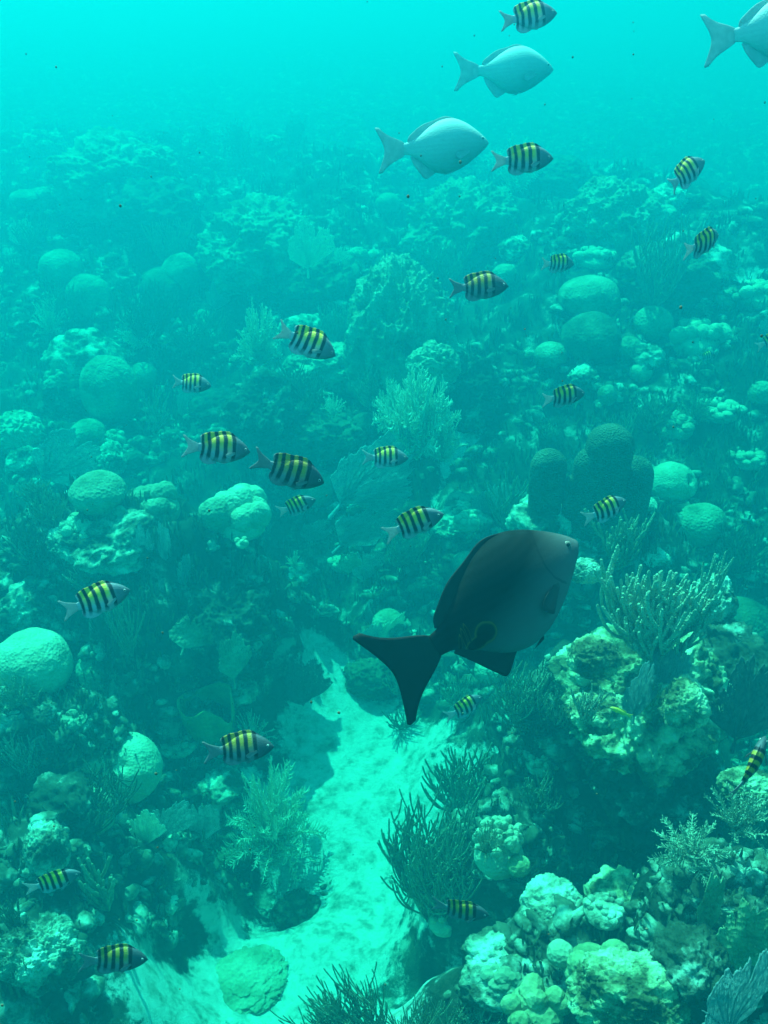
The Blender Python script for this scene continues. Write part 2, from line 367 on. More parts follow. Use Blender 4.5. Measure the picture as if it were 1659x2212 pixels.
def plume_mesh(seed, prim=16, pin=16, plen=.16, r=.007, dome=1.0, sides=4, upb=.10):
    """a bush of feathers: curved stems that carry rows of fine side twigs"""
    rng = np.random.default_rng(seed); mb = MB(); st = MB()
    for i in range(prim):
        a = i * 2.39996 + rng.uniform(-.3, .3); el = math.acos(1 - (i + .5) / prim * .98) * dome
        d = np.array((math.sin(el) * math.cos(a), math.sin(el) * math.sin(a), math.cos(el) + .12)); d = unit(d); p = np.zeros(3); P = [p]
        ln = rng.uniform(.75, 1.0); n = 10
        for j in range(n):
            d = unit(d + UP * upb + rng.normal(size=3) * .06 - UP * (.03 * j * math.sin(el))); p = p + d * ln / n; P.append(p)
        P = np.array(P); tube(st, P, np.linspace(r * 1.6, r * .8, n + 1), 5)
        side = unit(np.cross(d, rng.normal(size=3)))
        for j in range(pin):
            t = .22 + .78 * (j + rng.uniform(0, .6)) / pin; f = min(t * n, n - .01); k = int(f); q = P[k] + (P[k + 1] - P[k]) * (f - k); tt = unit(P[k + 1] - P[k])
            for sg in (-1, 1):
                b = unit(tt * .75 + side * sg * .8 + rng.normal(size=3) * .22); l2 = plen * rng.uniform(.7, 1.1) * (1 - .5 * t * t)
                Q = [q, q + b * l2 * .5, q + b * l2 * .85 + UP * l2 * .12, q + b * l2 + UP * l2 * .22]
                tube(mb, Q, [r, r * .9, r * .8, r * .6], sides)
    V = np.concatenate(mb.V); sc = np.array((np.abs(V[:, :2]).max(),) * 2 + (V[:, 2].max(),))
    for b in (mb, st): b.V = [v / sc for v in b.V]
    return mb.mesh('twigs'), st.mesh('stem')
def fan_mesh(seed, lobes=3, asym=.25, net=True):
    """a thin upright sea fan with ragged outline, curved sheet and real thickness"""
    rng = np.random.default_rng(seed); nr, na = 40, 130
    th = np.linspace(-1.25, 1.25, na); ph = rng.uniform(0, 6, 8)
    R_ = 1 + .10 * np.sin(lobes * th + ph[0]) + .07 * np.sin(7 * th + ph[1]) + .035 * np.sin(17 * th + ph[2]) + .025 * np.sin(31 * th + ph[3]) + .03 * rng.normal(size=na) * .6
    R_ *= np.cos(th * .62) ** .35 * (1 + asym * np.sin(th))
    notch = rng.uniform(-.6, .6); R_ *= 1 - .28 * np.exp(-((th - notch) / .06) ** 2)
    r = np.linspace(.06, 1, nr)[:, None] * R_[None, :]
    X = r * np.sin(th)[None, :]; Z = r * np.cos(th)[None, :]
    P = np.stack([X.ravel(), np.zeros(X.size), Z.ravel()], 1)
    Y = .10 * fbm(P * 1.6 + seed, 2, seed) + .02 * fbm(P * 6 + seed, 2, seed) + .12 * (P[:, 0] ** 2)
    t = .010; mb = MB()
    i = np.arange(nr - 1)[:, None] * na + np.arange(na - 1)[None, :]; F = np.stack([i, i + 1, i + na + 1, i + na], -1).reshape(-1, 4)
    A = P.copy(); A[:, 1] = Y - t; B = P.copy(); B[:, 1] = Y + t
    N = len(P); rr_ = (F[:, 0] // na) / nr; keep = rng.uniform(size=len(F)) > np.clip(.04 + .16 * rr_, 0, 1); keep |= (F[:, 0] // na) >= nr - 2; F = F[keep]
    mb.add(np.concatenate([A, B]), np.concatenate([F, F[:, ::-1] + N]))
    e = np.concatenate([np.arange(na - 1) + (nr - 1) * na]); mb.F.append(np.stack([e, e + 1, e + 1 + N, e + N], 1)); mb.M.append(np.zeros(len(e), int))
    for c in (0, na - 1):
        e = np.arange(nr - 1) * na + c; mb.F.append(np.stack([e, e + na, e + na + N, e + N], 1)); mb.M.append(np.zeros(len(e), int))
    st = MB()
    def surf(x, z):
        q = np.array([[x, 0, z]]); return .10 * fbm(q * 1.6 + seed, 2, seed)[0] + .02 * fbm(q * 6 + seed, 2, seed)[0] + .12 * x * x
    for k in range(7):
        a0 = -1.0 + 2.0 * k / 6 + rng.normal() * .06; Q = []; x, z = 0.0, -.02; a = a0 * .35
        for j in range(12):
            Q.append((x, surf(x, z) - .004, z)); a += (a0 - a) * .3 + rng.normal() * .04; x += math.sin(a) * .075; z += math.cos(a) * .075
        tube(st, Q, np.linspace(.024, .007, 12), 5)
    tube(st, [(0, 0, -.2), (0, 0, -.1), (0, surf(0, .06), .06)], [.05, .04, .03], 7)
    return mb.mesh('fan_blade'), st.mesh('stem')
SOFT = {}
def soft(kind, px, py, wpx, hpx, label, seed=0, m='rod', group=None, rz=0, tilt=0, deep=None, p=None, cat='coral', roll=0, fwd=0, **kw):
    """px, py: foot on the ground, wpx / hpx its width and height there"""
    if p is None: p = toward(ground(px, py), fwd) if deep is None else at(px, py, deep)
    k = depth_of(p) / FOC
    key = (kind, seed, m, tuple(sorted(kw.items())))
    nm = {'rod': ('sea_rod', 'branches', 'stem'), 'plume': ('sea_plume', 'feathers', 'stem'), 'fan': ('sea_fan', 'fan_blade', 'stem')}[kind]
    if key not in SOFT:
        a, b = {'rod': rod_mesh, 'plume': plume_mesh, 'fan': fan_mesh}[kind](seed, **kw); a.materials.append(M[m]); b.materials.append(M[m]); SOFT[key] = (a, b)
    s = wpx * k * .5; hh = hpx * k / math.cos(R(24)) if kind != 'fan' else hpx * k / math.cos(R(20))
    t = empty(nm[0], p - np.array((0, 0, hh * .03)), rz, (s, s if kind != 'fan' else (s + hh) * .5, hh))
    t.rotation_euler = (tilt, roll, rz)
    link(nm[1], SOFT[key][0], None, t); link(nm[2], SOFT[key][1], None, t)
    return tag(t, label, cat, group)
# ------------------------------------------------------------------ fish
def fish_skin(name, kind):
    m, n, b = new_mat(name, .5, .35); L = n.links.new
    oc = nd(n, 'ShaderNodeTexCoord').outputs['Object']
    nz = nd(n, 'ShaderNodeTexNoise', i_Scale=9.0, i_Detail=4.0); L(oc, nz.inputs['Vector'])
    sp = nd(n, 'ShaderNodeSeparateXYZ'); L(oc, sp.inputs[0])
    def math_(op, a, c=None):
        x = nd(n, 'ShaderNodeMath', operation=op)
        for k, v in enumerate((a, c)):
            if v is None: continue
            if isinstance(v, (int, float)): x.inputs[k].default_value = v
            else: L(v, x.inputs[k])
        return x.outputs[0]
    wob = math_('MULTIPLY', math_('SUBTRACT', nz.outputs['Fac'], .5), .03)
    sc = nd(n, 'ShaderNodeTexVoronoi', i_Scale=75.0); L(oc, sc.inputs['Vector'])
    bp = nd(n, 'ShaderNodeBump', i_Strength=.25, i_Distance=.006); L(sc.outputs['Distance'], bp.inputs['Height']); L(bp.outputs[0], b.inputs['Normal'])
    X, Z = sp.outputs[0], sp.outputs[2]
    if kind == 'striped':
        fx = math_('ADD', math_('ADD', math_('ADD', X, .5), wob), math_('MULTIPLY', math_('MULTIPLY', Z, Z), .5))
        D, G = (0, 0, 0), (1, 1, 1); st = [(0, G), (.255, G)]
        for c, h in ((.315, .018), (.405, .024), (.515, .027), (.63, .028), (.755, .026)):
            st += [(c - h - .009, G), (c - h + .006, D), (c + h - .006, D), (c + h + .009, G)]
        st += [(1, G)]
        bars = ramp(n, st)
        L(fx, bars.inputs[0])
        belly = nd(n, 'ShaderNodeMapRange', i_From_Min=-.20, i_From_Max=-.10); L(math_('ADD', Z, wob), belly.inputs[0])
        up = nd(n, 'ShaderNodeMapRange', i_From_Min=-.05, i_From_Max=.09); L(math_('ADD', Z, wob), up.inputs[0])
        yz = ramp(n, [(0, (0, 0, 0)), (.28, (0, 0, 0)), (.36, (1, 1, 1)), (.70, (1, 1, 1)), (.76, (0, 0, 0)), (1, (0, 0, 0))]); L(fx, yz.inputs[0])
        ym = math_('MULTIPLY', up.outputs[0], yz.outputs[0])
        hd = ramp(n, [(.74, (.44, .50, .48)), (.80, (.17, .22, .22)), (.95, (.12, .16, .16))]); L(fx, hd.inputs[0])
        c1 = nd(n, 'ShaderNodeMixRGB'); L(ym, c1.inputs[0]); L(hd.outputs[0], c1.inputs[1]); c1.inputs[2].default_value = (.95, .68, .05, 1)
        dk = math_('MULTIPLY', math_('SUBTRACT', 1.0, bars.outputs[0]), belly.outputs[0])
        c2 = nd(n, 'ShaderNodeMixRGB'); L(dk, c2.inputs[0]); L(c1.outputs[0], c2.inputs[1]); c2.inputs[2].default_value = (.012, .016, .02, 1)
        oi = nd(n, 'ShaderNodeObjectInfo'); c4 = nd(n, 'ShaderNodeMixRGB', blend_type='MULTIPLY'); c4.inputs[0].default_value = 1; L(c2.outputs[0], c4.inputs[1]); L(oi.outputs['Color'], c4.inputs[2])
        L(c4.outputs[0], b.inputs['Base Color'])
    else:
        wv = nd(n, 'ShaderNodeTexWave', bands_direction='Z', i_Scale=9.0, i_Distortion=1.2, i_Detail=2.0); L(oc, wv.inputs['Vector'])
        bp.inputs['Strength'].default_value = .12 if kind == 'silver' else .03
        b.inputs['Roughness'].default_value = .6 if kind == 'silver' else .9; b.inputs['Specular IOR Level'].default_value = .25 if kind == 'silver' else .04
        if kind == 'silver': lo, hi, be = (.49, .55, .49), (.53, .59, .52), (.22, .28, .25)  # darker underside puts shading into the silver colour
        else: lo, hi, be = (.007, .011, .010), (.010, .015, .014), (.13, .165, .155)  # near-black copy of the silver skin, painting a backlit fish's shaded flank
        c1 = nd(n, 'ShaderNodeMixRGB'); L(wv.outputs['Fac'], c1.inputs[0]); c1.inputs[1].default_value = (*lo, 1); c1.inputs[2].default_value = (*hi, 1)
        bl = nd(n, 'ShaderNodeMapRange', i_From_Min=.03, i_From_Max=-.27); L(math_('SUBTRACT', math_('ADD', Z, wob), math_('MULTIPLY', X, .42)), bl.inputs[0])
        c2 = nd(n, 'ShaderNodeMixRGB'); L(bl.outputs[0], c2.inputs[0]); L(c1.outputs[0], c2.inputs[1]); c2.inputs[2].default_value = (*be, 1)
        last = c2.outputs[0]
        if kind == 'dark':
            # a dark scar with an olive rim on the flank, with ragged streaks in front of it
            def ell(cx, cz, rx, rz_, rot):
                dx = math_('SUBTRACT', math_('ADD', X, wob), cx); dz = math_('SUBTRACT', math_('ADD', Z, wob), cz); c, s_ = math.cos(rot), math.sin(rot)
                u = math_('DIVIDE', math_('ADD', math_('MULTIPLY', dx, c), math_('MULTIPLY', dz, s_)), rx)
                v = math_('DIVIDE', math_('SUBTRACT', math_('MULTIPLY', dz, c), math_('MULTIPLY', dx, s_)), rz_)
                return math_('SQRT', math_('ADD', math_('MULTIPLY', u, u), math_('MULTIPLY', v, v)))
            e1, e2 = ell(-.055, -.055, .042, .055, -.4), ell(-.10, -.085, .052, .034, .3)
            e = math_('MINIMUM', e1, e2)
            for cx, cz, rot in ((-.135, -.035, -.15), (-.115, -.025, -.05), (-.16, -.055, -.35)):
                e = math_('MINIMUM', e, ell(cx, cz, .007, .05, rot))
            rim = ramp(n, [(0, (.004, .006, .004)), (.55, (.006, .008, .005)), (.68, (.10, .085, .02)), (.74, (.10, .085, .02)), (.8, (0, 0, 0))])
            gl = ell(.375, .035, .085, .15, .15); ring = math_('MULTIPLY', math_('LESS_THAN', math_('ABSOLUTE', math_('SUBTRACT', gl, 1.0)), .05), math_('LESS_THAN', X, .34))
            cg = nd(n, 'ShaderNodeMixRGB'); L(math_('MULTIPLY', ring, .35), cg.inputs[0]); L(last, cg.inputs[1]); cg.inputs[2].default_value = (.004, .006, .006, 1); last = cg.outputs[0]
            L(math_('MULTIPLY', e, .75), rim.inputs[0])
            c3 = nd(n, 'ShaderNodeMixRGB'); L(math_('LESS_THAN', e, 1.03), c3.inputs[0]); L(last, c3.inputs[1]); L(rim.outputs[0], c3.inputs[2]); last = c3.outputs[0]
        L(last, b.inputs['Base Color'])
    return m
def fin_skin(name, c, tr):
    m, n, b = new_mat(name, .55, .2); L = n.links.new
    oc = nd(n, 'ShaderNodeTexCoord').outputs['Object']
    nz = nd(n, 'ShaderNodeTexNoise', i_Scale=22.0, i_Detail=4.0); L(oc, nz.inputs['Vector'])
    rp = ramp(n, [(.3, tuple(x * .85 for x in c)), (.7, tuple(min(1, x * 1.1) for x in c))]); L(nz.outputs['Fac'], rp.inputs[0]); L(rp.outputs[0], b.inputs['Base Color'])
    t = nd(n, 'ShaderNodeBsdfTranslucent'); L(rp.outputs[0], t.inputs[0]); mx = nd(n, 'ShaderNodeMixShader'); mx.inputs[0].default_value = tr
    L(b.outputs[0], mx.inputs[1]); L(t.outputs[0], mx.inputs[2])
    L(mx.outputs[0], n.nodes['Material Output'].inputs['Surface']); return m
M['striped'] = fish_skin('striped_fish_skin', 'striped'); M['silver'] = fish_skin('silver_fish_skin', 'silver'); M['shaded_silver'] = fish_skin('shaded_silver_skin', 'dark')
M['fin_pale'] = fin_skin('pale_clear_fin', (.46, .51, .49), .5); M['fin_pec_shaded'] = fin_skin('shaded_pec_fin', (.045, .06, .055), .15); M['fin_silver'] = fin_skin('silver_fin', (.52, .56, .53), .4); M['fin_pale_shaded'] = fin_skin('shaded_pale_fin', (.22, .25, .24), .3); M['fin_silver_shaded'] = fin_skin('shaded_silver_fin', (.014, .020, .018), .1)  # darker fin copies put shade into the colour of shaded fish
me_, n_, b_ = new_mat('eye_ring', .2, .5); b_.inputs['Base Color'].default_value = (.5, .52, .45, 1); M['eye'] = me_
me_, n_, b_ = new_mat('eye_ring_dark', .3, .4); b_.inputs['Base Color'].default_value = (.22, .23, .17, 1); M['eye_dark'] = me_
me_, n_, b_ = new_mat('pupil_black', .15, .5); b_.inputs['Base Color'].default_value = (.004, .004, .005, 1); M['pupil'] = me_

SPEC = {
 'striped': dict(x0=.5, x1=-.255, t=[0, .05, .12, .22, .38, .55, .72, .86, .95, 1],
    top=[.002, .052, .105, .158, .208, .208, .16, .092, .062, .056], bot=[-.012, -.05, -.092, -.135, -.18, -.196, -.16, -.095, -.064, -.058],
    wid=[.006, .032, .05, .066, .078, .074, .054, .028, .016, .012], eye=(.105, .028, .020),
    dorsal=([.24, .34, .5, .64, .76, .86, .92], [.012, .035, .045, .05, .075, .06, .01], [-.01, -.015, -.02, -.03, -.07, -.09, -.03]),
    anal=([.60, .68, .76, .84, .91], [.012, .055, .075, .055, .01], [-.02, -.045, -.075, -.08, -.03]),
    tail=(.18, .10, .5), pec=(.30, -.035, .15, .075), pel=(.33, .13)),
 'chub': dict(x0=.5, x1=-.25, t=[0, .03, .08, .16, .28, .42, .56, .70, .82, .92, 1],
    top=[.006, .036, .075, .128, .19, .226, .212, .158, .096, .056, .046], bot=[-.02, -.045, -.075, -.12, -.18, -.225, -.235, -.19, -.112, -.06, -.048],
    wid=[.012, .036, .056, .082, .108, .122, .108, .074, .038, .018, .014], eye=(.085, .03, .017),
    dorsal=([.36, .46, .6, .7, .78, .86, .92], [.006, .018, .016, .03, .028, .018, .004], [-.01, -.015, -.02, -.04, -.05, -.05, -.02]),
    anal=([.62, .68, .74, .82, .90], [.012, .062, .05, .03, .006], [-.035, -.06, -.06, -.05, -.02]),
    tail=(.20, .085, .5), pec=(.27, -.055, .13, .07), pel=(.36, .10)),
 'slim': dict(x0=.5, x1=-.27, t=[0, .06, .2, .45, .7, .9, 1], top=[.0, .04, .085, .1, .075, .045, .04], bot=[-.01, -.045, -.085, -.1, -.075, -.045, -.04],
    wid=[.006, .03, .055, .06, .045, .02, .015], eye=(.1, .012, .018),
    dorsal=([.25, .4, .6, .8, .92], [.01, .04, .04, .05, .01], [-.01, -.02, -.03, -.05, -.02]), anal=([.6, .7, .8, .92], [.01, .04, .04, .01], [-.02, -.03, -.05, -.02]),
    tail=(.12, .08, .5), pec=(.3, -.02, .1, .05), pel=(.35, .07))}
def fish_meshes(kind, bend):
    S = SPEC[kind]; bendf = lambda x: bend * np.clip(.25 - x, 0, 1) ** 2
    nt_, nk = 60, 36
    t = np.linspace(0, 1, nt_) ** 1.25; top, bot, wid = (hermite(S['t'], S[q], t) for q in ('top', 'bot', 'wid'))
    x = S['x0'] + (S['x1'] - S['x0']) * t
    th = np.arange(nk) * 2 * math.pi / nk; c, s = np.cos(th), np.sin(th)
    zc, zh = (top + bot) / 2, (top - bot) / 2
    Yr = wid[:, None] * np.sign(c) * np.abs(c) ** .9; Zr = zc[:, None] + zh[:, None] * np.sign(s) * np.abs(s) ** .92
    V = np.stack([np.repeat(x[:, None], nk, 1), Yr, Zr], -1); 
    V[..., 1] += bendf(V[..., 0]); V = V.reshape(-1, 3)
    i = np.arange(nt_ - 1)[:, None] * nk; j = np.arange(nk)[None, :]; j2 = (j + 1) % nk
    mb = MB(); F = np.stack([i + j, i + j2, i + nk + j2, i + nk + j], -1).reshape(-1, 4)
    n0 = len(V); V = np.concatenate([V, [[S['x0'] + .006, 0, zc[0]]]]); mb.add(V, F)
    mb.F.append(np.stack([j2.ravel(), j.ravel(), np.full(nk, n0)], 1)); mb.M.append(np.zeros(nk, int))
    out = {'body': mb.mesh('body')}
    def sheet(base, tip, th0, th1, rows=7, curve=0.0, side=None):
        base, tip = np.asarray(base, float), np.asarray(tip, float); n = len(base); m = MB()
        v = np.linspace(0, 1, rows)[:, None, None]; P = base[None] * (1 - v) + tip[None] * v
        P[..., 1] += bendf(P[..., 0]) + curve * (v[..., 0] ** 2)
        tk = (th0 * (1 - v[..., 0]) + th1 * v[..., 0]) * (.35 + .65 * np.sin(np.linspace(.15, math.pi - .15, n)))[None, :]
        N = np.zeros_like(P); N[..., 1] = 1
        if side is not None: N[:] = side
        A = (P - N * tk[..., None]).reshape(-1, 3); B = (P + N * tk[..., None]).reshape(-1, 3)
        i = np.arange(rows - 1)[:, None] * n + np.arange(n - 1)[None, :]; F = np.stack([i, i + 1, i + n + 1, i + n], -1).reshape(-1, 4); K = len(A)
        loop = np.concatenate([np.arange(n), np.arange(1, rows) * n + n - 1, (rows - 1) * n + np.arange(n - 2, -1, -1), np.arange(rows - 2, 0, -1) * n])
        l2 = np.roll(loop, -1); m.add(np.concatenate([A, B]), np.concatenate([F, F[:, ::-1] + K, np.stack([loop, loop + K, l2 + K, l2], 1)]))
        return m
    def prof(tt, which): return hermite(S['t'], S[which], np.asarray(tt, float))
    for nm, which, sg in (('dorsal_fin', 'top', 1), ('anal_fin', 'bot', -1)):
        tk, hk, sk_ = S['dorsal' if sg > 0 else 'anal']; tt = np.linspace(tk[0], tk[-1], 26); h = hermite(tk, hk, tt); sw = hermite(tk, sk_, tt)
        bx = S['x0'] + (S['x1'] - S['x0']) * tt; bz = prof(tt, which)
        jag = .004 * np.sin(np.arange(26) * 2.2) * (kind == 'striped')
        base = np.stack([bx, 0 * bx, bz - sg * .012], 1); tip = np.stack([bx + sw, 0 * bx, bz + sg * (np.maximum(h, .002) + jag)], 1)
        out[nm] = sheet(base, tip, .006, .0015).mesh(nm)
    hz, notch, xl = S['tail']; u = np.linspace(-1, 1, 31)
    base = np.stack([np.full(31, S['x1'] + .012), 0 * u, .046 * u * (1 if kind != 'slim' else .8)], 1)
    tip = np.stack([-xl + notch * (1 - np.abs(u) ** 1.4) * (np.abs(u) < 2) + .05 * np.clip((np.abs(u) - .86) / .14, 0, 1) ** 2, 0 * u, hz * np.sign(u) * np.abs(u) ** .85], 1)
    tm = sheet(base, tip, .010, .002, rows=12, curve=0)
    Vt = np.concatenate(tm.V)                                              # lobes with a curved leading edge
    q = np.clip((S['x1'] - Vt[:, 0]) / (xl + S['x1']), 0, 1); Vt[:, 2] *= 1 - .22 * np.sin(q * math.pi); tm.V = [Vt]
    out['tail_fin'] = tm.mesh('tail_fin')
    pt, pz, pl, pw = S['pec']; px_ = S['x0'] + (S['x1'] - S['x0']) * pt; wy = float(hermite(S['t'], S['wid'], np.array([pt]))[0])
    for sg, nm in ((-1, 'pectoral_fin'), (1, 'pectoral_fin_far')):
        u = np.linspace(-1, 1, 13); base = np.stack([np.full(13, px_), np.full(13, sg * wy * .93), pz + u * .018], 1)
        tip = np.stack([px_ - pl * (1 - .25 * u * u), np.full(13, sg * (wy + (.065 if kind == 'striped' else .03))), pz - .035 + u * pw * .5], 1)
        out[nm] = sheet(base, tip, .004, .001, side=np.array((.4, sg * .9, 0))).mesh('pectoral_fin')
    vt, vl = S['pel']; vx = S['x0'] + (S['x1'] - S['x0']) * vt; vz = float(hermite(S['t'], S['bot'], np.array([vt]))[0])
    u = np.linspace(0, 1, 9); m = None
    for sg in (-1, 1):
        base = np.stack([vx - u * .05, np.full(9, sg * .022), np.full(9, vz + .014)], 1); tip = np.stack([vx - .04 - vl * (1 - .6 * u), np.full(9, sg * .045), vz - .035 + .01 * u], 1)
        out['pelvic_fin' if sg < 0 else 'pelvic_fin_far'] = sheet(base, tip, .004, .0015).mesh('pelvic_fin')
    et, ez, er = S['eye']; ex = S['x0'] + (S['x1'] - S['x0']) * et
    tp, bt, wd = (float(hermite(S['t'], S[q], np.array([et]))[0]) for q in ('top', 'bot', 'wid')); zz = (ez - (tp + bt) / 2) / ((tp - bt) / 2); wy = wd * math.sqrt(max(.05, 1 - zz * zz))
    Vi, Fi = ico(3)
    for sg, nm in ((-1, 'eye'), (1, 'eye_far')):
        m = MB(); m.add(Vi * np.array((er, er * .5, er)) + np.array((ex, sg * wy * .95, ez)), Fi); out[nm] = m.mesh('eye')
        m = MB(); m.add(Vi * np.array((er * .6, er * .35, er * .6)) + np.array((ex, sg * (wy * .95 + er * .26), ez)), Fi); out[nm + '_p'] = m.mesh('pupil')
    return out
SPEC['chub_big'] = dict(SPEC['chub']); 
for q_ in ('top', 'bot'): SPEC['chub_big'][q_] = [v_ * 1.06 for v_ in SPEC['chub'][q_]]
SPEC['chub_big'].update(tail=(.26, .075, .52), anal=([.60, .66, .72, .80, .90], [.012, .085, .065, .035, .006], [-.03, -.055, -.05, -.04, -.02]), eye=(.085, .034, .016), pec=(.27, -.055, .12, .085))
SPEC['chub_slim'] = dict(SPEC['chub'])
for q_ in ('top', 'bot'): SPEC['chub_slim'][q_] = [v_ * .93 for v_ in SPEC['chub'][q_]]
FM = {}
def fish(kind, skin, tail, nose, length, label, bend=0.0, yaw=0.0, name='striped_fish', group=None, fins=('fin_pale', 'fin_pale'), upmix=.5, dz=1.0, tone=1.0, rollv=0.0):
    (tx, ty), (nx, ny) = tail, nose
    a = math.atan2(ty - ny, nx - tx); ln = math.hypot(nx - tx, ny - ty); c = math.cos(R(yaw)); depth = length * c * FOC / ln * dz
    f = Vector((cR * math.cos(a) + cU * math.sin(a)) * c + cF * math.sin(R(yaw)))
    u = Vector(UP * (1 - upmix) + cU * upmix); u = (u - f * u.dot(f)).normalized(); u = Matrix.Rotation(R(rollv), 3, f) @ u; l = u.cross(f)
    key = (kind, skin, bend, fins)
    if key not in FM:
        ms = fish_meshes(kind, bend)
        mat = {'body': skin, 'dorsal_fin': skin if skin == 'striped' else fins[0], 'anal_fin': skin if skin == 'striped' else fins[0], 'tail_fin': fins[0], 'pectoral_fin': fins[1], 'pectoral_fin_far': fins[1],
               'pelvic_fin': fins[0], 'pelvic_fin_far': fins[0], 'eye': 'eye', 'eye_far': 'eye', 'eye_p': 'pupil', 'eye_far_p': 'pupil'}
        if skin == 'shaded_silver': mat.update(eye='eye_dark', eye_far='eye_dark')
        for k, v in ms.items(): v.materials.append(M[mat[k]])
        FM[key] = ms
    ms = FM[key]
    t = empty(name, (0, 0, 0)); Lr = length * dz
    Mx = Matrix((f, l, u)).transposed().to_4x4(); t.matrix_world = Matrix.Translation(Vector(at((tx + nx) / 2, (ty + ny) / 2, depth))) @ Mx @ Matrix.Diagonal((Lr, Lr, Lr, 1))
    for k in ('body', 'dorsal_fin', 'anal_fin', 'tail_fin', 'pectoral_fin', 'pectoral_fin_far', 'pelvic_fin', 'pelvic_fin_far', 'eye', 'eye_far'):
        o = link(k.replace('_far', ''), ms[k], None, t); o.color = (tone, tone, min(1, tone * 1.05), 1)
        if k.startswith('eye'): link('pupil', ms[k + '_p'], None, o)
    return tag(t, label, 'fish', group)
GS = 'black and yellow striped fish swimming right'
SF = [((1076, 50), (1204, 25), 0, 10, 'striped fish at the very top, cut off by the top edge'),
 ((1060, 350), (1195, 342), .12, 15, 'striped fish just right of the lower pale silver fish, with an orange white bar'),
 ((1432, 412), (1526, 342), -.1, 20, 'small striped fish pointing steeply up in open water at the upper right'),
 ((1474, 556), (1562, 498), .1, 15, 'striped fish tilting nose up above the reef slope at right'),
 ((1164, 574), (1243, 566), 0, 5, 'faint hazy striped fish above and right of the darker one over the coral pinnacle'),
 ((968, 622), (1098, 618), .1, 10, 'dusky striped fish in front of the tall far coral pinnacle'),
 ((596, 712), (724, 766), -.12, -10, 'striped fish pointing nose down above the pale feathery plumes'),
 ((366, 824), (457, 834), .1, 0, 'small striped fish beside the big brown coral dome at left'),
 ((1166, 866), (1266, 848), 0, 10, 'striped fish hovering above the pillar coral cluster'),
 ((395, 964), (536, 974), -.08, 5, 'leftmost of three striped fish in a row above the bright lobed coral'),
 ((545, 998), (699, 1042), .12, -5, 'largest striped fish in the middle row, nose slightly down above the bright lobed coral'),
 ((780, 988), (882, 990), 0, 8, 'striped fish in front of the big veined sea fan, rightmost of three in a row'),
 ((598, 1112), (682, 1078), .15, 10, 'small striped fish right beside the bright lobed coral mound, nose up'),
 ((826, 1150), (958, 1110), -.1, 8, 'striped fish swimming just above the back of the big dark fish'),
 ((1262, 1126), (1356, 1080), .1, 12, 'striped fish just above the head of the big dark fish, before the pillar coral'),
 ((1262, 1076), (1304, 1066), 0, 0, 'tiny faint striped fish in front of the broad pillar of the pillar coral'),
 ((1506, 774), (1546, 764), 0, 0, 'tiny hazy striped fish far off over the right reef slope'),
 ((1634, 752), (1700, 716), 0, 0, 'striped fish cut off by the right edge above the right reef slope'),
 ((140, 1322), (273, 1276), .1, 5, 'striped fish swimming above the large round coral head at the left edge'),
 ((966, 1552), (1042, 1508), .1, 15, 'small bright yellow striped fish below the belly fin of the big dark fish'),
 ((438, 1622), (592, 1612), -.06, 5, 'dark striped fish in front of the feathery bush by the olive sponge'),
 ((58, 1922), (168, 1892), .08, 8, 'striped fish low at the left edge beside the stubby sea rods'),
 ((172, 2066), (316, 2078), -.1, 0, 'dark striped fish lowest on the left over shaded seabed'),
 ((930, 1962), (1056, 1974), .08, 0, 'dusky striped fish in front of the big sea rod thicket at bottom centre'),
 ((1588, 1728), (1664, 1596), .1, 20, 'dark striped fish climbing steeply at the right edge by the shaded hollow')]
frng = random.Random(4)
for tail, nose, bend, yaw, lab in SF:
    dk = 'dark' in lab.split()[0] or 'dusky' in lab.split()[0] or 'largest' in lab.split()[0]  # these fish lie in shade: body tone and fins are painted darker
    fish('striped', 'striped', tail, nose, .093, lab, bend * 2.2 + frng.choice((-.06, 0, .06)), yaw + frng.uniform(-18, 24), group=GS, tone=.42 if dk else frng.uniform(.72, 1), rollv=frng.uniform(-12, 12), fins=('fin_pale_shaded', 'fin_pale_shaded') if dk else ('fin_pale', 'fin_pale'))
fish('chub_big', 'shaded_silver', (836, 1470), (1256, 1170), .28, 'large fish coloured dark as if shaded, with forked tail and a scar on its flank', .10, 14, 'sea_chub', fins=('fin_silver_shaded', 'fin_pec_shaded'), upmix=.75)  # silver chub, its shade painted as dark skin and fins
GC = 'pale silver fish in open water'
fish('chub_slim', 'silver', (806, 338), (1057, 297), .32, 'pale silver fish beside a striped fish, lower one of the silver pair', -.12, 12, 'sea_chub', GC, ('fin_silver', 'fin_silver'))
fish('chub_slim', 'silver', (978, 160), (1197, 142), .34, 'pale silver fish below the topmost striped fish, upper one of the silver pair', .10, 8, 'sea_chub', GC, ('fin_silver', 'fin_silver'))
fish('chub_slim', 'silver', (1512, 98), (1800, 28), .30, 'silver fish with dark tail cut off by the top right edge', .08, 8, 'sea_chub', GC, ('fin_silver', 'fin_silver'))
sm, n_, b_ = new_mat('yellow_fish_skin', .5, .3); M['yellowfish'] = sm
tcx = n_.nodes.new('ShaderNodeTexNoise'); tcx.inputs['Scale'].default_value = 12; rr_ = ramp(n_, [(.35, (.75, .45, .03)), (.65, (.9, .65, .08))]); n_.links.new(tcx.outputs[0], rr_.inputs[0]); n_.links.new(rr_.outputs[0], b_.inputs['Base Color'])
fish('slim', 'yellowfish', (1366, 1548), (1318, 1528), .05, 'tiny slender yellow fish under the bright rock on the right', .05, 0, 'slender_fish', None, ('yellowfish', 'yellowfish'))
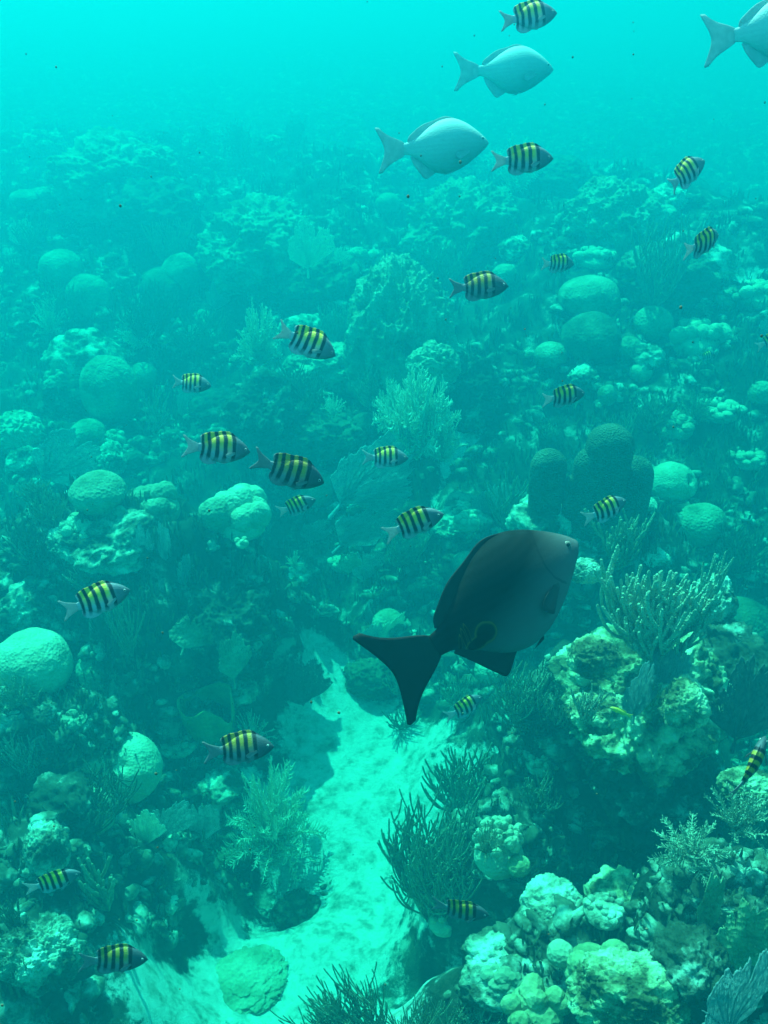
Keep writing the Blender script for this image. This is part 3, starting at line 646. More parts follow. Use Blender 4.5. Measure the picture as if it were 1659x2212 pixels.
# ------------------------------------------------------------------ the reef: big rocks and ledges
rock(868, 850, 270, 420, 'tall hazy coral pinnacle rising in the middle distance', 3, 'brain', name='coral_pinnacle', cat='rock', amp=.3, lv=6)
rock(935, 815, 110, 110, 'slab leaning against the right foot of the hazy coral pinnacle', 11, 'brain', tilt=.3, fwd=.12)
rock(255, 1200, 210, 120, 'pale crusty ledge above the leftmost lower striped fish', 8, 'pale_rock', amp=.4)
rock(160, 1195, 130, 80, 'pale pitted boulder at the left below the grooved coral head', 9, 'pale_rock', amp=.4)
rock(60, 1345, 150, 120, 'knobbly pale rubble heap above the round coral at the left edge', 10, 'pale_rock', amp=.5)
rock(240, 1010, 90, 70, 'pale knobbly rock just right of the pale fan at the left', 12, 'pale_rock', amp=.45)
rock(150, 880, 110, 90, 'crusty rock leaning on the left side of the big brown dome', 13, 'rock', amp=.4)
rock(100, 1860, 110, 130, 'sunlit pale rock behind the dark twigs at lower left', 14, 'pale_rock', amp=.3)
rock(80, 2110, 170, 190, 'pitted pale rock in the bottom left corner', 15, 'pale_rock', amp=.4, lv=6)
rock(640, 1990, 110, 60, 'dark low ragged rock on the left side of the sand channel', 17, 'rock', amp=.45)
rock(690, 960, 200, 110, 'mottled rock mound behind the row of three striped fish', 18, 'brain_dark', amp=.35)
rock(470, 900, 150, 70, 'dark rock under the small striped fish near the brown dome', 19, 'rock', amp=.4)
rock(700, 830, 190, 130, 'swirled smooth rock behind the nose-down striped fish', 20, 'brain', amp=.35)
rock(470, 1420, 260, 260, 'dark ragged ledge dropping off beside the shaded gap at left', 7, 'rock', name='reef_ledge', amp=.45, lv=6)
rock(590, 930, 230, 170, 'dark shadowed boulder mass behind the leftmost of three striped fish', 60, 'rock', amp=.5, lv=6)
rock(1010, 900, 170, 200, 'dark hazy rock for the shadowed gully right of the central plume', 61, 'rock', amp=.4, lv=6)  # dark-coloured rock added where the gully lies in shadow
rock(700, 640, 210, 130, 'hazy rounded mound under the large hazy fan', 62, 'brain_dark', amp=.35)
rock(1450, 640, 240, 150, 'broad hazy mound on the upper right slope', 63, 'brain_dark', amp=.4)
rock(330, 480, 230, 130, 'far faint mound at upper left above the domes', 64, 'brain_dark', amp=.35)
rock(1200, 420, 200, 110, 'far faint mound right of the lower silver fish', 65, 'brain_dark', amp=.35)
rock(565, 600, 300, 230, 'large soft hazy reef mound left of the pinnacle, above the feathery plumes', 66, 'brain', amp=.45, lv=6)
rock(1010, 560, 280, 230, 'large soft hazy reef mound behind the dusky fish at the pinnacle', 67, 'brain', amp=.45, lv=6)
rock(250, 450, 320, 210, 'large faint reef mound far off at upper left', 68, 'brain', amp=.45, lv=6)
rock(1330, 520, 260, 190, 'large faint reef mound below the steeply pointing striped fish', 69, 'brain', amp=.45, lv=6)
# right side, near
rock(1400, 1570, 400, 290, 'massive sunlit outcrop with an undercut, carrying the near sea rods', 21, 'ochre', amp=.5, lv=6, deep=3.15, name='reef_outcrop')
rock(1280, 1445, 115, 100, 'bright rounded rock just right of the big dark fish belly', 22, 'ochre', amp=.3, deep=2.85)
rock(1440, 1760, 330, 200, 'dark rock wall at the back of the shaded hollow', 30, 'rock', amp=.4, deep=3.3)  # dark crust chosen so its colour deepens the hollow's shade
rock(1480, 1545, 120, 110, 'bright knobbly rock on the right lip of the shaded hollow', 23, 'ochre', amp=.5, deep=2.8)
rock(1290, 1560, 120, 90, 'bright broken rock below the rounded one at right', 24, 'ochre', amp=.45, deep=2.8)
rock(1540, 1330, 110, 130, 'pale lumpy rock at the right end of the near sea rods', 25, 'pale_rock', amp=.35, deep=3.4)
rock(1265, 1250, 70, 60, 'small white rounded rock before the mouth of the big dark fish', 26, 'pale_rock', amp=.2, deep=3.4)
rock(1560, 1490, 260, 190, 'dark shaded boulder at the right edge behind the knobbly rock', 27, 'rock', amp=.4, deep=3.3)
rock(1190, 1990, 150, 110, 'pitted pale square rock right of the dusky lower striped fish', 28, 'pale_rock', amp=.35, deep=2.75)
rock(1350, 1985, 170, 130, 'ragged rubbly rock above the mustard coral', 29, 'ochre', amp=.5, deep=2.7)
rock(1240, 1200, 130, 60, 'rubble patch at the foot of the pillar coral', 31, 'pale_rock', amp=.4)
rock(1000, 1150, 140, 70, 'sunlit pale rubble behind the fish above the big dark fish', 32, 'pale_rock', amp=.4)
rock(800, 1490, 120, 90, 'dark rounded boulder at the head of the sand channel', 33, 'brain_dark', amp=.2)
rock(1180, 1560, 120, 80, 'low rock under the small bright yellow striped fish', 34, 'rock', amp=.4)
rock(1360, 2190, 240, 170, 'large crusty rock at the bottom edge right of centre', 35, 'ochre', amp=.5, lv=6, deep=2.3)
rock(1490, 2120, 190, 150, 'shaded crusty rock beside the rippled plate coral', 36, 'rock', amp=.45, deep=2.3)
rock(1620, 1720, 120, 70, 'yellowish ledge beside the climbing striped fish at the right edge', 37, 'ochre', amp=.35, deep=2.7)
# ------------------------------------------------------------------ domes and heads
dome(72, 1438, 84, 'large round pale green coral head at the left edge', .95, 1, 'lobed')
dome(238, 845, 64, 'big brown coral dome, bright on top, left of the small striped fish', 1.25, 2, 'brain', groove=.03)
dome(192, 645, 50, 'medium round coral dome, higher up left of the big brown dome', 1.05, 3)
dome(395, 602, 47, 'tall hazy coral dome right of centre among the far left domes', 1.15, 4)
dome(132, 582, 48, 'faint hazy coral dome, leftmost of the far domes', .9, 5)
dome(272, 1660, 78, 'pale smooth dome with a dark hole at lower left', .95, 6, 'lobed', dents=2)
dome(1412, 700, 44, 'tilted egg-shaped coral dome on the right slope', .9, 7, lean=.5)
dome(1450, 1045, 54, 'pale dome with a hollow crown right of the pillar coral', .85, 8, 'lobed', dents=3)
dome(1515, 1135, 54, 'pale round dome below right of the pillar coral', .9, 9)
dome(1312, 855, 22, 'small round coral ball right of the fish above the pillar coral', 1.1, 10)
dome(1360, 752, 26, 'small round coral below the tilted dome on the right slope', 1.0, 11)
dome(1385, 805, 25, 'small pale block-shaped coral under the right slope dome', .9, 12, 'lobed')
dome(38, 935, 54, 'grooved pale coral head cut off by the left edge', .85, 13, 'lobed', groove=.22)
dome(838, 442, 28, 'far hazy round dome left of the lower silver fish tail reflection', .9, 14)
dome(275, 302, 26, 'farthest faint coral dome at upper left', .7, 15)
dome(55, 428, 34, 'far flat faint coral dome near the left edge', .5, 16)
dome(1645, 850, 28, 'coral ball at the right edge, lower of the far right heads', 1.0, 17)
dome(1190, 945, 28, 'small brown coral ball behind the left pillar of the pillar coral', 1.1, 18, 'brain_dark')
rock(530, 2150, 190, 34, 'smooth dusky green mound lying on the sand at bottom left', 53, 'brain', amp=.12, rz=.7, cat='coral', name='brain_coral')
dome(505, 1835, 52, 'dusky mound in the shade under the big feathery bush', .6, 20, 'brain_dark')
dome(720, 705, 30, 'hazy coral ball left of the pinnacle', .9, 22, depth=7.2)
dome(1090, 600, 30, 'hazy coral dome right behind the dusky fish at the pinnacle', 1.0, 23)
dome(1210, 2060, 30, 'small pale round coral below the pitted square rock', .9, 24, 'lobed', depth=2.5)
dome(1120, 1870, 26, 'small yellow knob at the foot of the knobby finger coral', .8, 25, 'yellow', depth=2.9)
dome(1262, 1462, 19, 'small tan coral ball on the left side of the bright right rocks', 1.2, 26, 'lobed', depth=3.1)
dome(1600, 1360, 75, 'dim smooth coral head in the shade at the right edge', .9, 27, 'brain_dark')
# ------------------------------------------------------------------ lobed corals
lobed(508, 1140, 155, 'bright lobed coral mound, lit on top, left of centre', 1, 13, size=(.28, .5))
lobed(335, 1110, 120, 'heaped knobby coral just left of the bright lobed mound', 2, 14, 'brain', size=(.25, .42), hz=1.1)
lobed(240, 1120, 80, 'rounded double coral left of the heaped knobby coral', 3, 6, 'brain', size=(.35, .5))
lobed(522, 1178, 34, 'small pale button coral under the bright lobed mound', 4, 4, 'lobed', fwd=.07)
lobed(130, 835, 90, 'small knobby coral cluster left of the big brown dome', 5, 18, 'rod_pale', size=(.14, .22))
lobed(1285, 2120, 150, 'mustard lobed coral at bottom right', 6, 9, 'yellow', size=(.32, .5), deep=2.45)
lobed(1160, 2210, 150, 'yellow green lobed coral cut off by the bottom edge', 7, 10, 'yellow', size=(.25, .42), deep=2.35)
lobed(1080, 1860, 130, 'sunlit knobby finger coral right of the sea rod thicket', 8, 46, 'lobed', size=(.11, .19), hz=1.5, name='finger_coral', up=.9, deep=2.95)
lobed(1175, 1660, 90, 'pale stubby coral lumps below the big dark fish', 9, 16, 'lobed', size=(.15, .25))
lobed(1010, 1135, 70, 'pale lumpy coral left above the big dark fish', 10, 10, 'lobed', size=(.2, .35), fwd=.05)
lobed(960, 2005, 80, 'bright blocky coral lumps under the dusky lower fish', 12, 14, 'lobed', size=(.16, .26))
lobed(245, 955, 60, 'tan coral lumps below the big brown dome', 13, 12, 'lobed', size=(.2, .3))
lobed(1560, 900, 120, 'bright lumpy coral on the pale rubble at the far right', 14, 20, 'lobed', size=(.15, .28), hz=.6)
lobed(1620, 1000, 110, 'bright heaped coral at the right edge level with the pillar coral', 15, 20, 'lobed', size=(.16, .28), hz=.7)
lobed(1560, 650, 100, 'hazy lumpy coral on the upper right slope', 16, 16, 'brain', size=(.16, .3), hz=.7)
lobed(380, 1620, 110, 'bright coral crumbs between olive sponge and holed dome', 17, 20, 'lobed', size=(.14, .24), hz=.5)
lobed(440, 700, 60, 'small tan cluster above the dark wiry sea rods', 18, 10, 'brain', size=(.2, .35))
lobed(1310, 1985, 110, 'rubbly coral knobs on the ragged rock above the mustard coral', 19, 26, 'pale_rock', size=(.12, .2), hz=.8, deep=2.6)
# ------------------------------------------------------------------ pillar coral
def pillar_coral():
    g = ground(1270, 1145); d = depth_of(g); k = d / FOC
    t = empty('pillar_coral', g); V, F = ico(5)
    for cx, cyt, wd, cyb in ((1170, 972, 74, 1150), (1290, 930, 98, 1160), (1255, 965, 70, 1150), (1356, 995, 84, 1150), (1222, 1000, 34, 1130), (1177, 1103, 26, 1150), (1230, 1080, 34, 1160), (1140, 1112, 18, 1145), (1408, 1103, 18, 1140)):
        h = (cyb - cyt) * k / math.cos(R(30)); r = wd * .5 * k; s = cx + wd
        n = 26; z = np.linspace(0, 1, n)
        q = V.copy(); zz = np.where(q[:, 2] > 0, h - r * 1.0 + q[:, 2] * r, q[:, 2] * (h - r) + (h - r)) * 1.0
        wob = 1 + .16 * fbm(np.stack([q[:, 0] * 1.2, q[:, 1] * 1.2, zz * 3 + s], 1), 3, 2) + .05 * noise3(np.stack([q[:, 0], q[:, 1], zz / max(r, .01) * .7 + s], 1), 5)
        rad = np.where(q[:, 2] > 0, 1, np.sqrt(np.clip((1 - q[:, 2] ** 2 * 0.35) / np.maximum(1e-6, 1 - q[:, 2] ** 2), 0, 50)))
        P = np.stack([q[:, 0] * r * rad * wob, q[:, 1] * r * rad * wob * .85, zz], 1)
        P += (at(cx, cyb, d) - g) * np.array((1, 0, 0)) + np.array((0, .04 * math.sin(s), -.02))
        mb = MB(); mb.add(P, F); link('pillar', mb.mesh('pillar'), M['pillar'], t)
    tag(t, 'cluster of thick upright coral pillars with lit tops, right of centre', 'coral')
pillar_coral()
# ------------------------------------------------------------------ olive sponge with a torn open rim
def sponge():
    g = ground(462, 1612); k = depth_of(g) / FOC; nu, nv = 64, 26; s = 62 * k; h = 135 * k
    th = np.linspace(0, 2 * math.pi, nu, endpoint=False); P = []
    prof = [(.5 + .5 * v ** .6 - .12 * v * v, v) for v in np.linspace(0, 1, nv // 2)] + [(.72 + .1 * v, v) for v in np.linspace(1, .25, nv - nv // 2)]
    for r, v in prof:
        rim = 1 - .42 * np.exp(-((th - 5.6) / .55) ** 2) * v + .06 * np.sin(3 * th) * v
        rr = r * s * (1 + .08 * np.sin(2 * th + 1) + .03 * np.sin(5 * th)); P.append(np.stack([rr * np.cos(th), rr * np.sin(th) * .8, h * v * rim], 1))
    P = np.concatenate(P); P += .012 * fbm(P * 14, 3, 3)[:, None]
    i = np.arange(nv - 1)[:, None] * nu; j = np.arange(nu)[None, :]; j2 = (j + 1) % nu
    mb = MB(); mb.add(P, np.stack([i + j, i + j2, i + nu + j2, i + nu + j], -1).reshape(-1, 4))
    o = link('barrel_sponge', mb.mesh('barrel_sponge'), M['sponge']); o.location = g + np.array((0, s * .5, -.02)); o.rotation_euler = (.12, -.12, .3)
    tag(o, 'olive barrel sponge with a torn rim behind the dark striped fish', 'sponge')
sponge()
# ------------------------------------------------------------------ sea rods
soft('rod', 1405, 1425, 290, 235, 'near thick-fingered sea rod bush on the sunlit right rocks', 1, 'rod_pale', r=.019, prim=12, levels=2, kids=4, flat=.7, segs=9, deep=3.02)
soft('rod', 1335, 1225, 190, 150, 'thick sea rods in the shade behind the near right bush', 2, 'rod', r=.024, prim=7, levels=2, kids=3, flat=.6, deep=3.9)
soft('rod', 1095, 1140, 120, 150, 'slim sea rods standing left of the pillar coral', 3, 'rod', r=.020, prim=7, levels=1, kids=4, flat=.4)
soft('rod', 1130, 1580, 170, 190, 'pale tipped sea rods beneath the belly of the big dark fish', 4, 'rod', r=.014, prim=9, levels=2, kids=4, flat=.5)
soft('rod', 1000, 1760, 190, 190, 'spreading sea rods right of the sand below the dark fish tail', 5, 'rod', r=.014, prim=9, levels=2, kids=4, flat=.5)
soft('rod', 930, 1985, 270, 350, 'largest sea rod thicket, tall and dense at the right bank of the sand', 6, 'rod', r=.009, prim=13, levels=2, kids=5, flat=.5, segs=9)
soft('rod', 800, 2290, 260, 290, 'dark sea rods leaning left across the sand at the bottom', 7, 'rod', r=.009, prim=13, levels=2, kids=5, flat=.5, segs=9, roll=-.35)
soft('rod', 905, 2300, 200, 250, 'thin sea rods at the bottom edge right of the leaning ones', 8, 'rod', r=.010, prim=10, levels=2, kids=4, flat=.5)
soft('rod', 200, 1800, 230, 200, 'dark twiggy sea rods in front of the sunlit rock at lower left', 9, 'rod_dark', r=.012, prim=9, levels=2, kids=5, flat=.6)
soft('rod', 285, 1425, 95, 175, 'single open sea rod below the leftmost lower striped fish', 10, 'rod', r=.022, prim=4, levels=1, kids=5, flat=.4)
soft('rod', 230, 1960, 110, 170, 'stubby thick sea rods right of the low left striped fish', 11, 'rod', r=.035, prim=6, levels=1, kids=4, flat=.6)
soft('rod', 1262, 1560, 85, 95, 'small pale branching coral on the left face of the bright right rocks', 12, 'rod_pale', r=.026, prim=7, levels=2, kids=3, flat=.8, deep=2.68)
soft('rod', 430, 765, 150, 90, 'dark wiry sea rods in the left middle distance', 13, 'rod_dark', r=.010, prim=9, levels=2, kids=4, flat=.8)
soft('rod', 325, 740, 150, 130, 'dark bushy sea rods right of the medium dome', 14, 'rod_dark', r=.014, prim=8, levels=2, kids=5, flat=.8)
soft('rod', 332, 935, 70, 120, 'curved slim sea rods hugging the right side of the brown dome', 15, 'rod_pale', r=.020, prim=5, levels=1, kids=4, flat=.5, roll=.25)
soft('rod', 640, 915, 150, 150, 'dark open bush of wiry sea rods under the nose-down fish', 16, 'rod_dark', r=.010, prim=8, levels=2, kids=5, flat=.8)
soft('rod', 868, 1575, 90, 60, 'small dark sea rods left of the dark fish tail tip', 17, 'rod_dark', r=.016, prim=8, levels=1, kids=5, flat=.6)
soft('rod', 860, 1500, 70, 70, 'small sea rods behind the tail of the big dark fish', 18, 'rod', r=.020, prim=6, levels=1, kids=4, flat=.6)
soft('rod', 985, 1530, 100, 95, 'pale small sea rods between the tail and belly fin of the dark fish', 19, 'rod', r=.018, prim=7, levels=1, kids=5, flat=.6)
soft('rod', 1200, 1590, 90, 130, 'narrow sea rods left of the small pale branching coral', 20, 'rod', r=.018, prim=6, levels=2, kids=3, flat=.5)
soft('rod', 1400, 1540, 60, 110, 'short mustard sea rods among the bright right rocks', 21, 'yellow', r=.035, prim=5, levels=1, kids=3, flat=.6, deep=2.95)
soft('rod', 1010, 2300, 170, 190, 'fine sea rods at the bottom edge beside the yellow green coral', 22, 'rod', r=.011, prim=10, levels=2, kids=4, flat=.6)
soft('rod', 40, 2020, 90, 110, 'short sea rods at the left edge above the pitted corner rock', 23, 'rod_dark', r=.02, prim=6, levels=1, kids=4, flat=.6)
soft('rod', 1520, 1330, 80, 150, 'curled pale sea rods at the right end of the near bush', 24, 'rod_pale', r=.030, prim=4, levels=1, kids=4, flat=.6, deep=3.3)
soft('rod', 1590, 1240, 110, 110, 'dark sea rods at the right edge below the pale round dome', 25, 'rod_dark', r=.016, prim=7, levels=2, kids=4, flat=.7)
soft('rod', 1400, 930, 110, 90, 'wiry dark sea rods above the hollow-crowned dome', 26, 'rod_dark', r=.012, prim=7, levels=2, kids=4, flat=.8)
soft('rod', 1160, 1760, 90, 110, 'sea rods above the sunlit knobby finger coral', 27, 'rod', r=.016, prim=6, levels=2, kids=3, flat=.6)
# ------------------------------------------------------------------ sea plumes
soft('plume', 900, 985, 210, 200, 'pale bushy sea plume lit at its tips, centre of the picture', 1, 'plume', prim=60, pin=13, plen=.15, r=.013, fwd=.10, dome=.85)
soft('plume', 955, 990, 110, 110, 'pale plume joined on the lower right of the central plume', 13, 'plume', prim=36, pin=11, plen=.17, r=.016, fwd=.12)
soft('plume', 850, 920, 100, 110, 'smaller pale plume joined on the upper left of the central plume', 2, 'plume', prim=36, pin=11, plen=.17, r=.016, fwd=.08)
soft('plume', 560, 785, 130, 140, 'pale feathery plumes behind the tail of the nose-down fish', 3, 'plume', prim=44, pin=13, plen=.15, r=.014, fwd=.18)
soft('plume', 590, 1830, 240, 230, 'big feathery bush left of the sand channel', 4, 'plume', prim=50, pin=16, plen=.18, r=.009, upb=.05, fwd=.03)
soft('plume', 545, 1605, 100, 80, 'spiky round soft coral above the dark striped fish', 5, 'plume', prim=40, pin=0 + 3, plen=.10, r=.018, dome=1.05)
soft('plume', 1500, 915, 95, 80, 'round fuzzy soft coral on the right below the far slope', 6, 'rod', prim=36, pin=8, plen=.12, r=.012)
soft('plume', 720, 895, 60, 50, 'small bright plume left of the central plume', 7, 'plume', prim=20, pin=8, plen=.16, r=.014, fwd=.06)
soft('plume', 636, 1226, 40, 40, 'tiny spiky soft coral left of the heart-shaped fan', 8, 'plume', prim=22, pin=3, plen=.12, r=.03, fwd=.05)
soft('plume', 625, 1075, 60, 40, 'fuzzy little tuft right of the bright lobed mound', 9, 'rod', prim=24, pin=5, plen=.14, r=.015)
soft('plume', 1490, 1850, 190, 80, 'branching pale coral spikes lit in front of the shaded hollow', 10, 'rod_pale', prim=26, pin=12, plen=.2, r=.014, dome=1.1, deep=2.45)
soft('plume', 1590, 1790, 160, 110, 'yellowish spiky coral at the right edge by the lit spikes', 11, 'rod_pale', prim=24, pin=10, plen=.18, r=.014, deep=2.5)
soft('plume', 1050, 1840, 80, 80, 'spiky tuft between the rod thicket and the finger coral', 12, 'rod', prim=30, pin=4, plen=.14, r=.014, fwd=.18)
# ------------------------------------------------------------------ sea fans and plates
soft('fan', 90, 1030, 190, 130, 'pale wide sea fan leaning right at the left edge', 1, 'fan', rz=.2, roll=.9, fwd=.08)
soft('fan', 735, 1085, 190, 190, 'big veined sea fan leaning right behind a striped fish', 2, 'fan', rz=.1, roll=.65, fwd=.10)
soft('fan', 770, 1085, 110, 110, 'veined sea fan lying lower right of the big veined fan', 3, 'fan', rz=-.1, roll=1.05, fwd=.11)
soft('fan', 735, 1175, 120, 120, 'pointed veined sea fan above the heart-shaped fan', 4, 'fan', rz=.1, roll=.75, fwd=.09)
soft('fan', 752, 1236, 60, 52, 'small pale heart-shaped sea fan over the dark gap', 5, 'lobed', rz=.1, lobes=2, asym=.1, fwd=.10)
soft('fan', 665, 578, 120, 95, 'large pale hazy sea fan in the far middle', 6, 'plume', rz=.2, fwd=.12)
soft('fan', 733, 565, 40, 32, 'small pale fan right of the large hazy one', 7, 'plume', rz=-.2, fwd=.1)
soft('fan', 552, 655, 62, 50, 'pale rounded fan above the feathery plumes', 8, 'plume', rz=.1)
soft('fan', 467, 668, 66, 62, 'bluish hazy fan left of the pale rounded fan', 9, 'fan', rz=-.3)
soft('fan', 312, 1235, 60, 115, 'tall upright dark fan blade beside the pale crusty ledge', 10, 'fan', rz=.1, asym=.05)
soft('fan', 358, 1215, 42, 90, 'narrow pale fan blade right of the tall dark blade', 11, 'fan', rz=-.3, asym=.05)
soft('fan', 402, 1265, 60, 65, 'small round fan low on the dark ledge', 12, 'fan', rz=.3)
soft('fan', 345, 1810, 120, 100, 'smooth grey fan below the holed pale dome', 13, 'fan', rz=.2, roll=.3)
soft('fan', 432, 1815, 90, 110, 'ragged grey fan right of the smooth grey fan', 14, 'fan', rz=-.2)
soft('fan', 505, 1465, 80, 100, 'ragged pale plate hanging on the ledge above the shaded gap', 15, 'brain', rz=.3, tilt=-.3, fwd=.08)
soft('fan', 395, 1400, 110, 65, 'flat tan plate jutting from the middle of the dark ledge', 16, 'brain', rz=.1, tilt=-.6, roll=.4, fwd=.09)
soft('fan', 672, 1175, 90, 65, 'dull crinkled fan under the small nose-up striped fish', 17, 'fan', rz=-.2, roll=.3)
soft('fan', 655, 1520, 130, 110, 'dim fan in the shade at the head of the sand', 18, 'fan_dark', rz=.2)
soft('fan', 1568, 2230, 230, 230, 'large dull fan filling the bottom right corner', 19, 'fan', rz=.3, deep=1.9)
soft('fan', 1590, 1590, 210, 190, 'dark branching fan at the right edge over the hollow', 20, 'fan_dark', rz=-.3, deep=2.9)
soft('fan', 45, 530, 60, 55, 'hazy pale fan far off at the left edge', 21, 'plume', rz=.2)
soft('fan', 405, 905, 60, 80, 'faint fan hanging below the small striped fish', 22, 'fan', rz=.4)
soft('fan', 1590, 2090, 150, 170, 'rippled yellow plate coral standing right of the bottom rocks', 23, 'yellow', rz=-.5, tilt=-.25, deep=2.3)
soft('fan', 1535, 2000, 110, 120, 'narrow yellow plate coral left of the rippled one', 24, 'yellow', rz=.5, tilt=-.2, deep=2.4)
soft('fan', 1370, 1545, 110, 120, 'grey crinkled fan in the middle of the bright right rocks', 25, 'fan', rz=.3, deep=2.9)
soft('fan', 1430, 1480, 100, 110, 'dull grey fan below the near sea rod bush', 26, 'fan', rz=-.2, deep=3.0)
soft('fan', 1000, 1560, 90, 70, 'thin pale fan behind the small bright yellow fish', 27, 'fan', rz=.2)
# ------------------------------------------------------------------ specks drifting in the water
def specks():
    rng = np.random.default_rng(3); mb = MB(); V, F = ico(1)
    for _ in range(150):
        d = rng.uniform(.7, 4); p = at(rng.uniform(-100, 1760), rng.uniform(-60, 2300), d); mb.add(V * rng.uniform(.0006, .0016) * (.6 + .4 * d) * np.array((1, .7, 1.2)) + p, F)
    tag(link('drifting_specks', mb.mesh('drifting_specks'), M['turf']), None, None, kind='stuff')
specks()
# ------------------------------------------------------------------ smaller heads and bushes between the large ones
LM = [('pillar coral', 1270, 1050), ('big dark fish', 1050, 1330), ('round coral at the left edge', 75, 1430), ('big brown dome', 235, 840), ('bright lobed mound', 505, 1100),
      ('hazy pinnacle', 850, 620), ('veined sea fans', 810, 1040), ('heart-shaped fan', 752, 1213), ('near right sea rods', 1390, 1280), ('shaded hollow', 1400, 1700), ('olive sponge', 455, 1550),
      ('big feathery bush', 590, 1720), ('sea rod thicket', 900, 1800), ('mustard coral', 1270, 2060), ('holed pale dome', 275, 1655), ('pair of silver fish', 1000, 220), ('large hazy fan', 665, 520),
      ('feathery plumes', 560, 710), ('central plume', 895, 890), ('grooved coral head', 40, 930), ('tilted dome', 1412, 690), ('medium coral dome', 192, 640), ('tall hazy coral dome', 395, 590), ('dark wiry rods', 430, 730),
      ('dusky fish at the pinnacle', 1040, 622), ('hollow-crowned dome', 1450, 1040), ('pitted corner rock', 80, 2050), ('knobby finger coral', 1085, 1780), ('flat faint coral dome', 55, 428), ('farthest coral dome', 275, 302), ('round fuzzy soft coral', 1500, 880)]
USED = set()
def auto_label(kind, px, py):
    c = sorted(LM, key=lambda q: math.hypot(q[1] - px, q[2] - py))[:4]
    opts = []
    for n_, x, y in c:
        dx, dy = px - x, py - y; far = math.hypot(dx, dy); v = 'above' if dy < 0 else 'below'; h_ = 'left' if dx < 0 else 'right'
        s = (v if abs(dy) > 2 * abs(dx) else h_ + ' of' if abs(dx) > 2 * abs(dy) else v + ' and ' + h_ + ' of')
        opts.append((s, n_, far))
    (s1, n1, f1), (s2, n2, f2), (s3, n3, f3) = opts[:3]
    q = 'just ' if f1 < 110 else '' if f1 < 200 else 'well '
    for t in (f'{kind} {q}{s1} the {n1}', f'{kind} {s1} the {n1}, nearer the {n2}', f'{kind} {s1} the {n1} and {s2} the {n2}', f'{kind} {s2} the {n2}, nearer the {n1}', f'{kind} {s2} the {n2} and {s3} the {n3}', f'{kind} {s1} the {n1}, {s3} the {n3}'):
        if t not in USED and len(t.split()) <= 16: USED.add(t); return t
    return None
arng = np.random.default_rng(77)
KEEP = [(1040, 1330, 250, 180)]
HIDDEN = {'mid-sized pale sea fan just above the veined sea fans', 'mid-sized tan sea rod just below and left of the big dark fish', 'mid-sized tan lumpy coral well above the olive sponge', 'low pale rock left of the large hazy fan', 'small pale sea rod below the feathery plumes', 'hazy small tan lumpy coral well above and right of the tilted dome', 'hazy small pale lumpy coral well above and right of the tilted dome', 'small pale sea plume just below the big brown dome', 'mid-sized pale lumpy coral just left of the large hazy fan', 'hazy small tan lumpy coral just below the farthest coral dome', 'mid-sized pale lumpy coral left of the central plume', 'mid-sized pale lumpy coral just above the tilted dome', 'hazy mid-sized grey sea fan just below and left of the farthest coral dome', 'mid-sized pale sea fan just right of the pitted corner rock', 'low mottled rock just above and right of the pillar coral', 'hazy small pale lumpy coral right of the farthest coral dome', 'mid-sized tan lumpy coral just below and right of the hazy pinnacle', 'small pale lumpy coral just below and left of the big brown dome', 'mid-sized tan sea rod well above and right of the bright lobed mound', 'small tan sea plume just left of the medium coral dome', 'small grey sea fan below the feathery plumes', 'mid-sized pale lumpy coral just above and right of the pillar coral', 'small tan lumpy coral just right of the round coral at the left edge', 'small pale sea fan just below the holed pale dome', 'mid-sized pale sea fan just below and left of the big dark fish', 'small tan lumpy coral just right of the bright lobed mound', 'mid-sized pale lumpy coral just left of the big brown dome', 'mid-sized dark sea rod below and right of the dark wiry rods', 'small pale lumpy coral well left of the holed pale dome', 'small grey sea fan above the olive sponge', 'hazy mid-sized grey sea fan just below the pair of silver fish', 'small brown coral dome above and left of the tall hazy coral dome', 'mid-sized pale sea rod above the tilted dome', 'mid-sized pale lumpy coral above and right of the bright lobed mound', 'low pale rock below the hazy pinnacle', 'mid-sized tan coral dome just below the round coral at the left edge', 'mid-sized pale sea rod well above the tilted dome', 'small tan lumpy coral just above and left of the dusky fish at the pinnacle', 'hazy mid-sized pale lumpy coral just below and left of the farthest coral dome', 'mid-sized pale lumpy coral just left of the pitted corner rock', 'small grey sea fan below the holed pale dome', 'hazy small tan lumpy coral below and right of the pair of silver fish', 'small mottled rock just above the veined sea fans', 'hazy mid-sized tan sea rod just right of the flat faint coral dome'}   # would stand wholly behind larger things
def free(px, py):
    p = ground(px, py); return p, float(chan(np.array([p[0]]), np.array([p[1]]))[0]) < .12
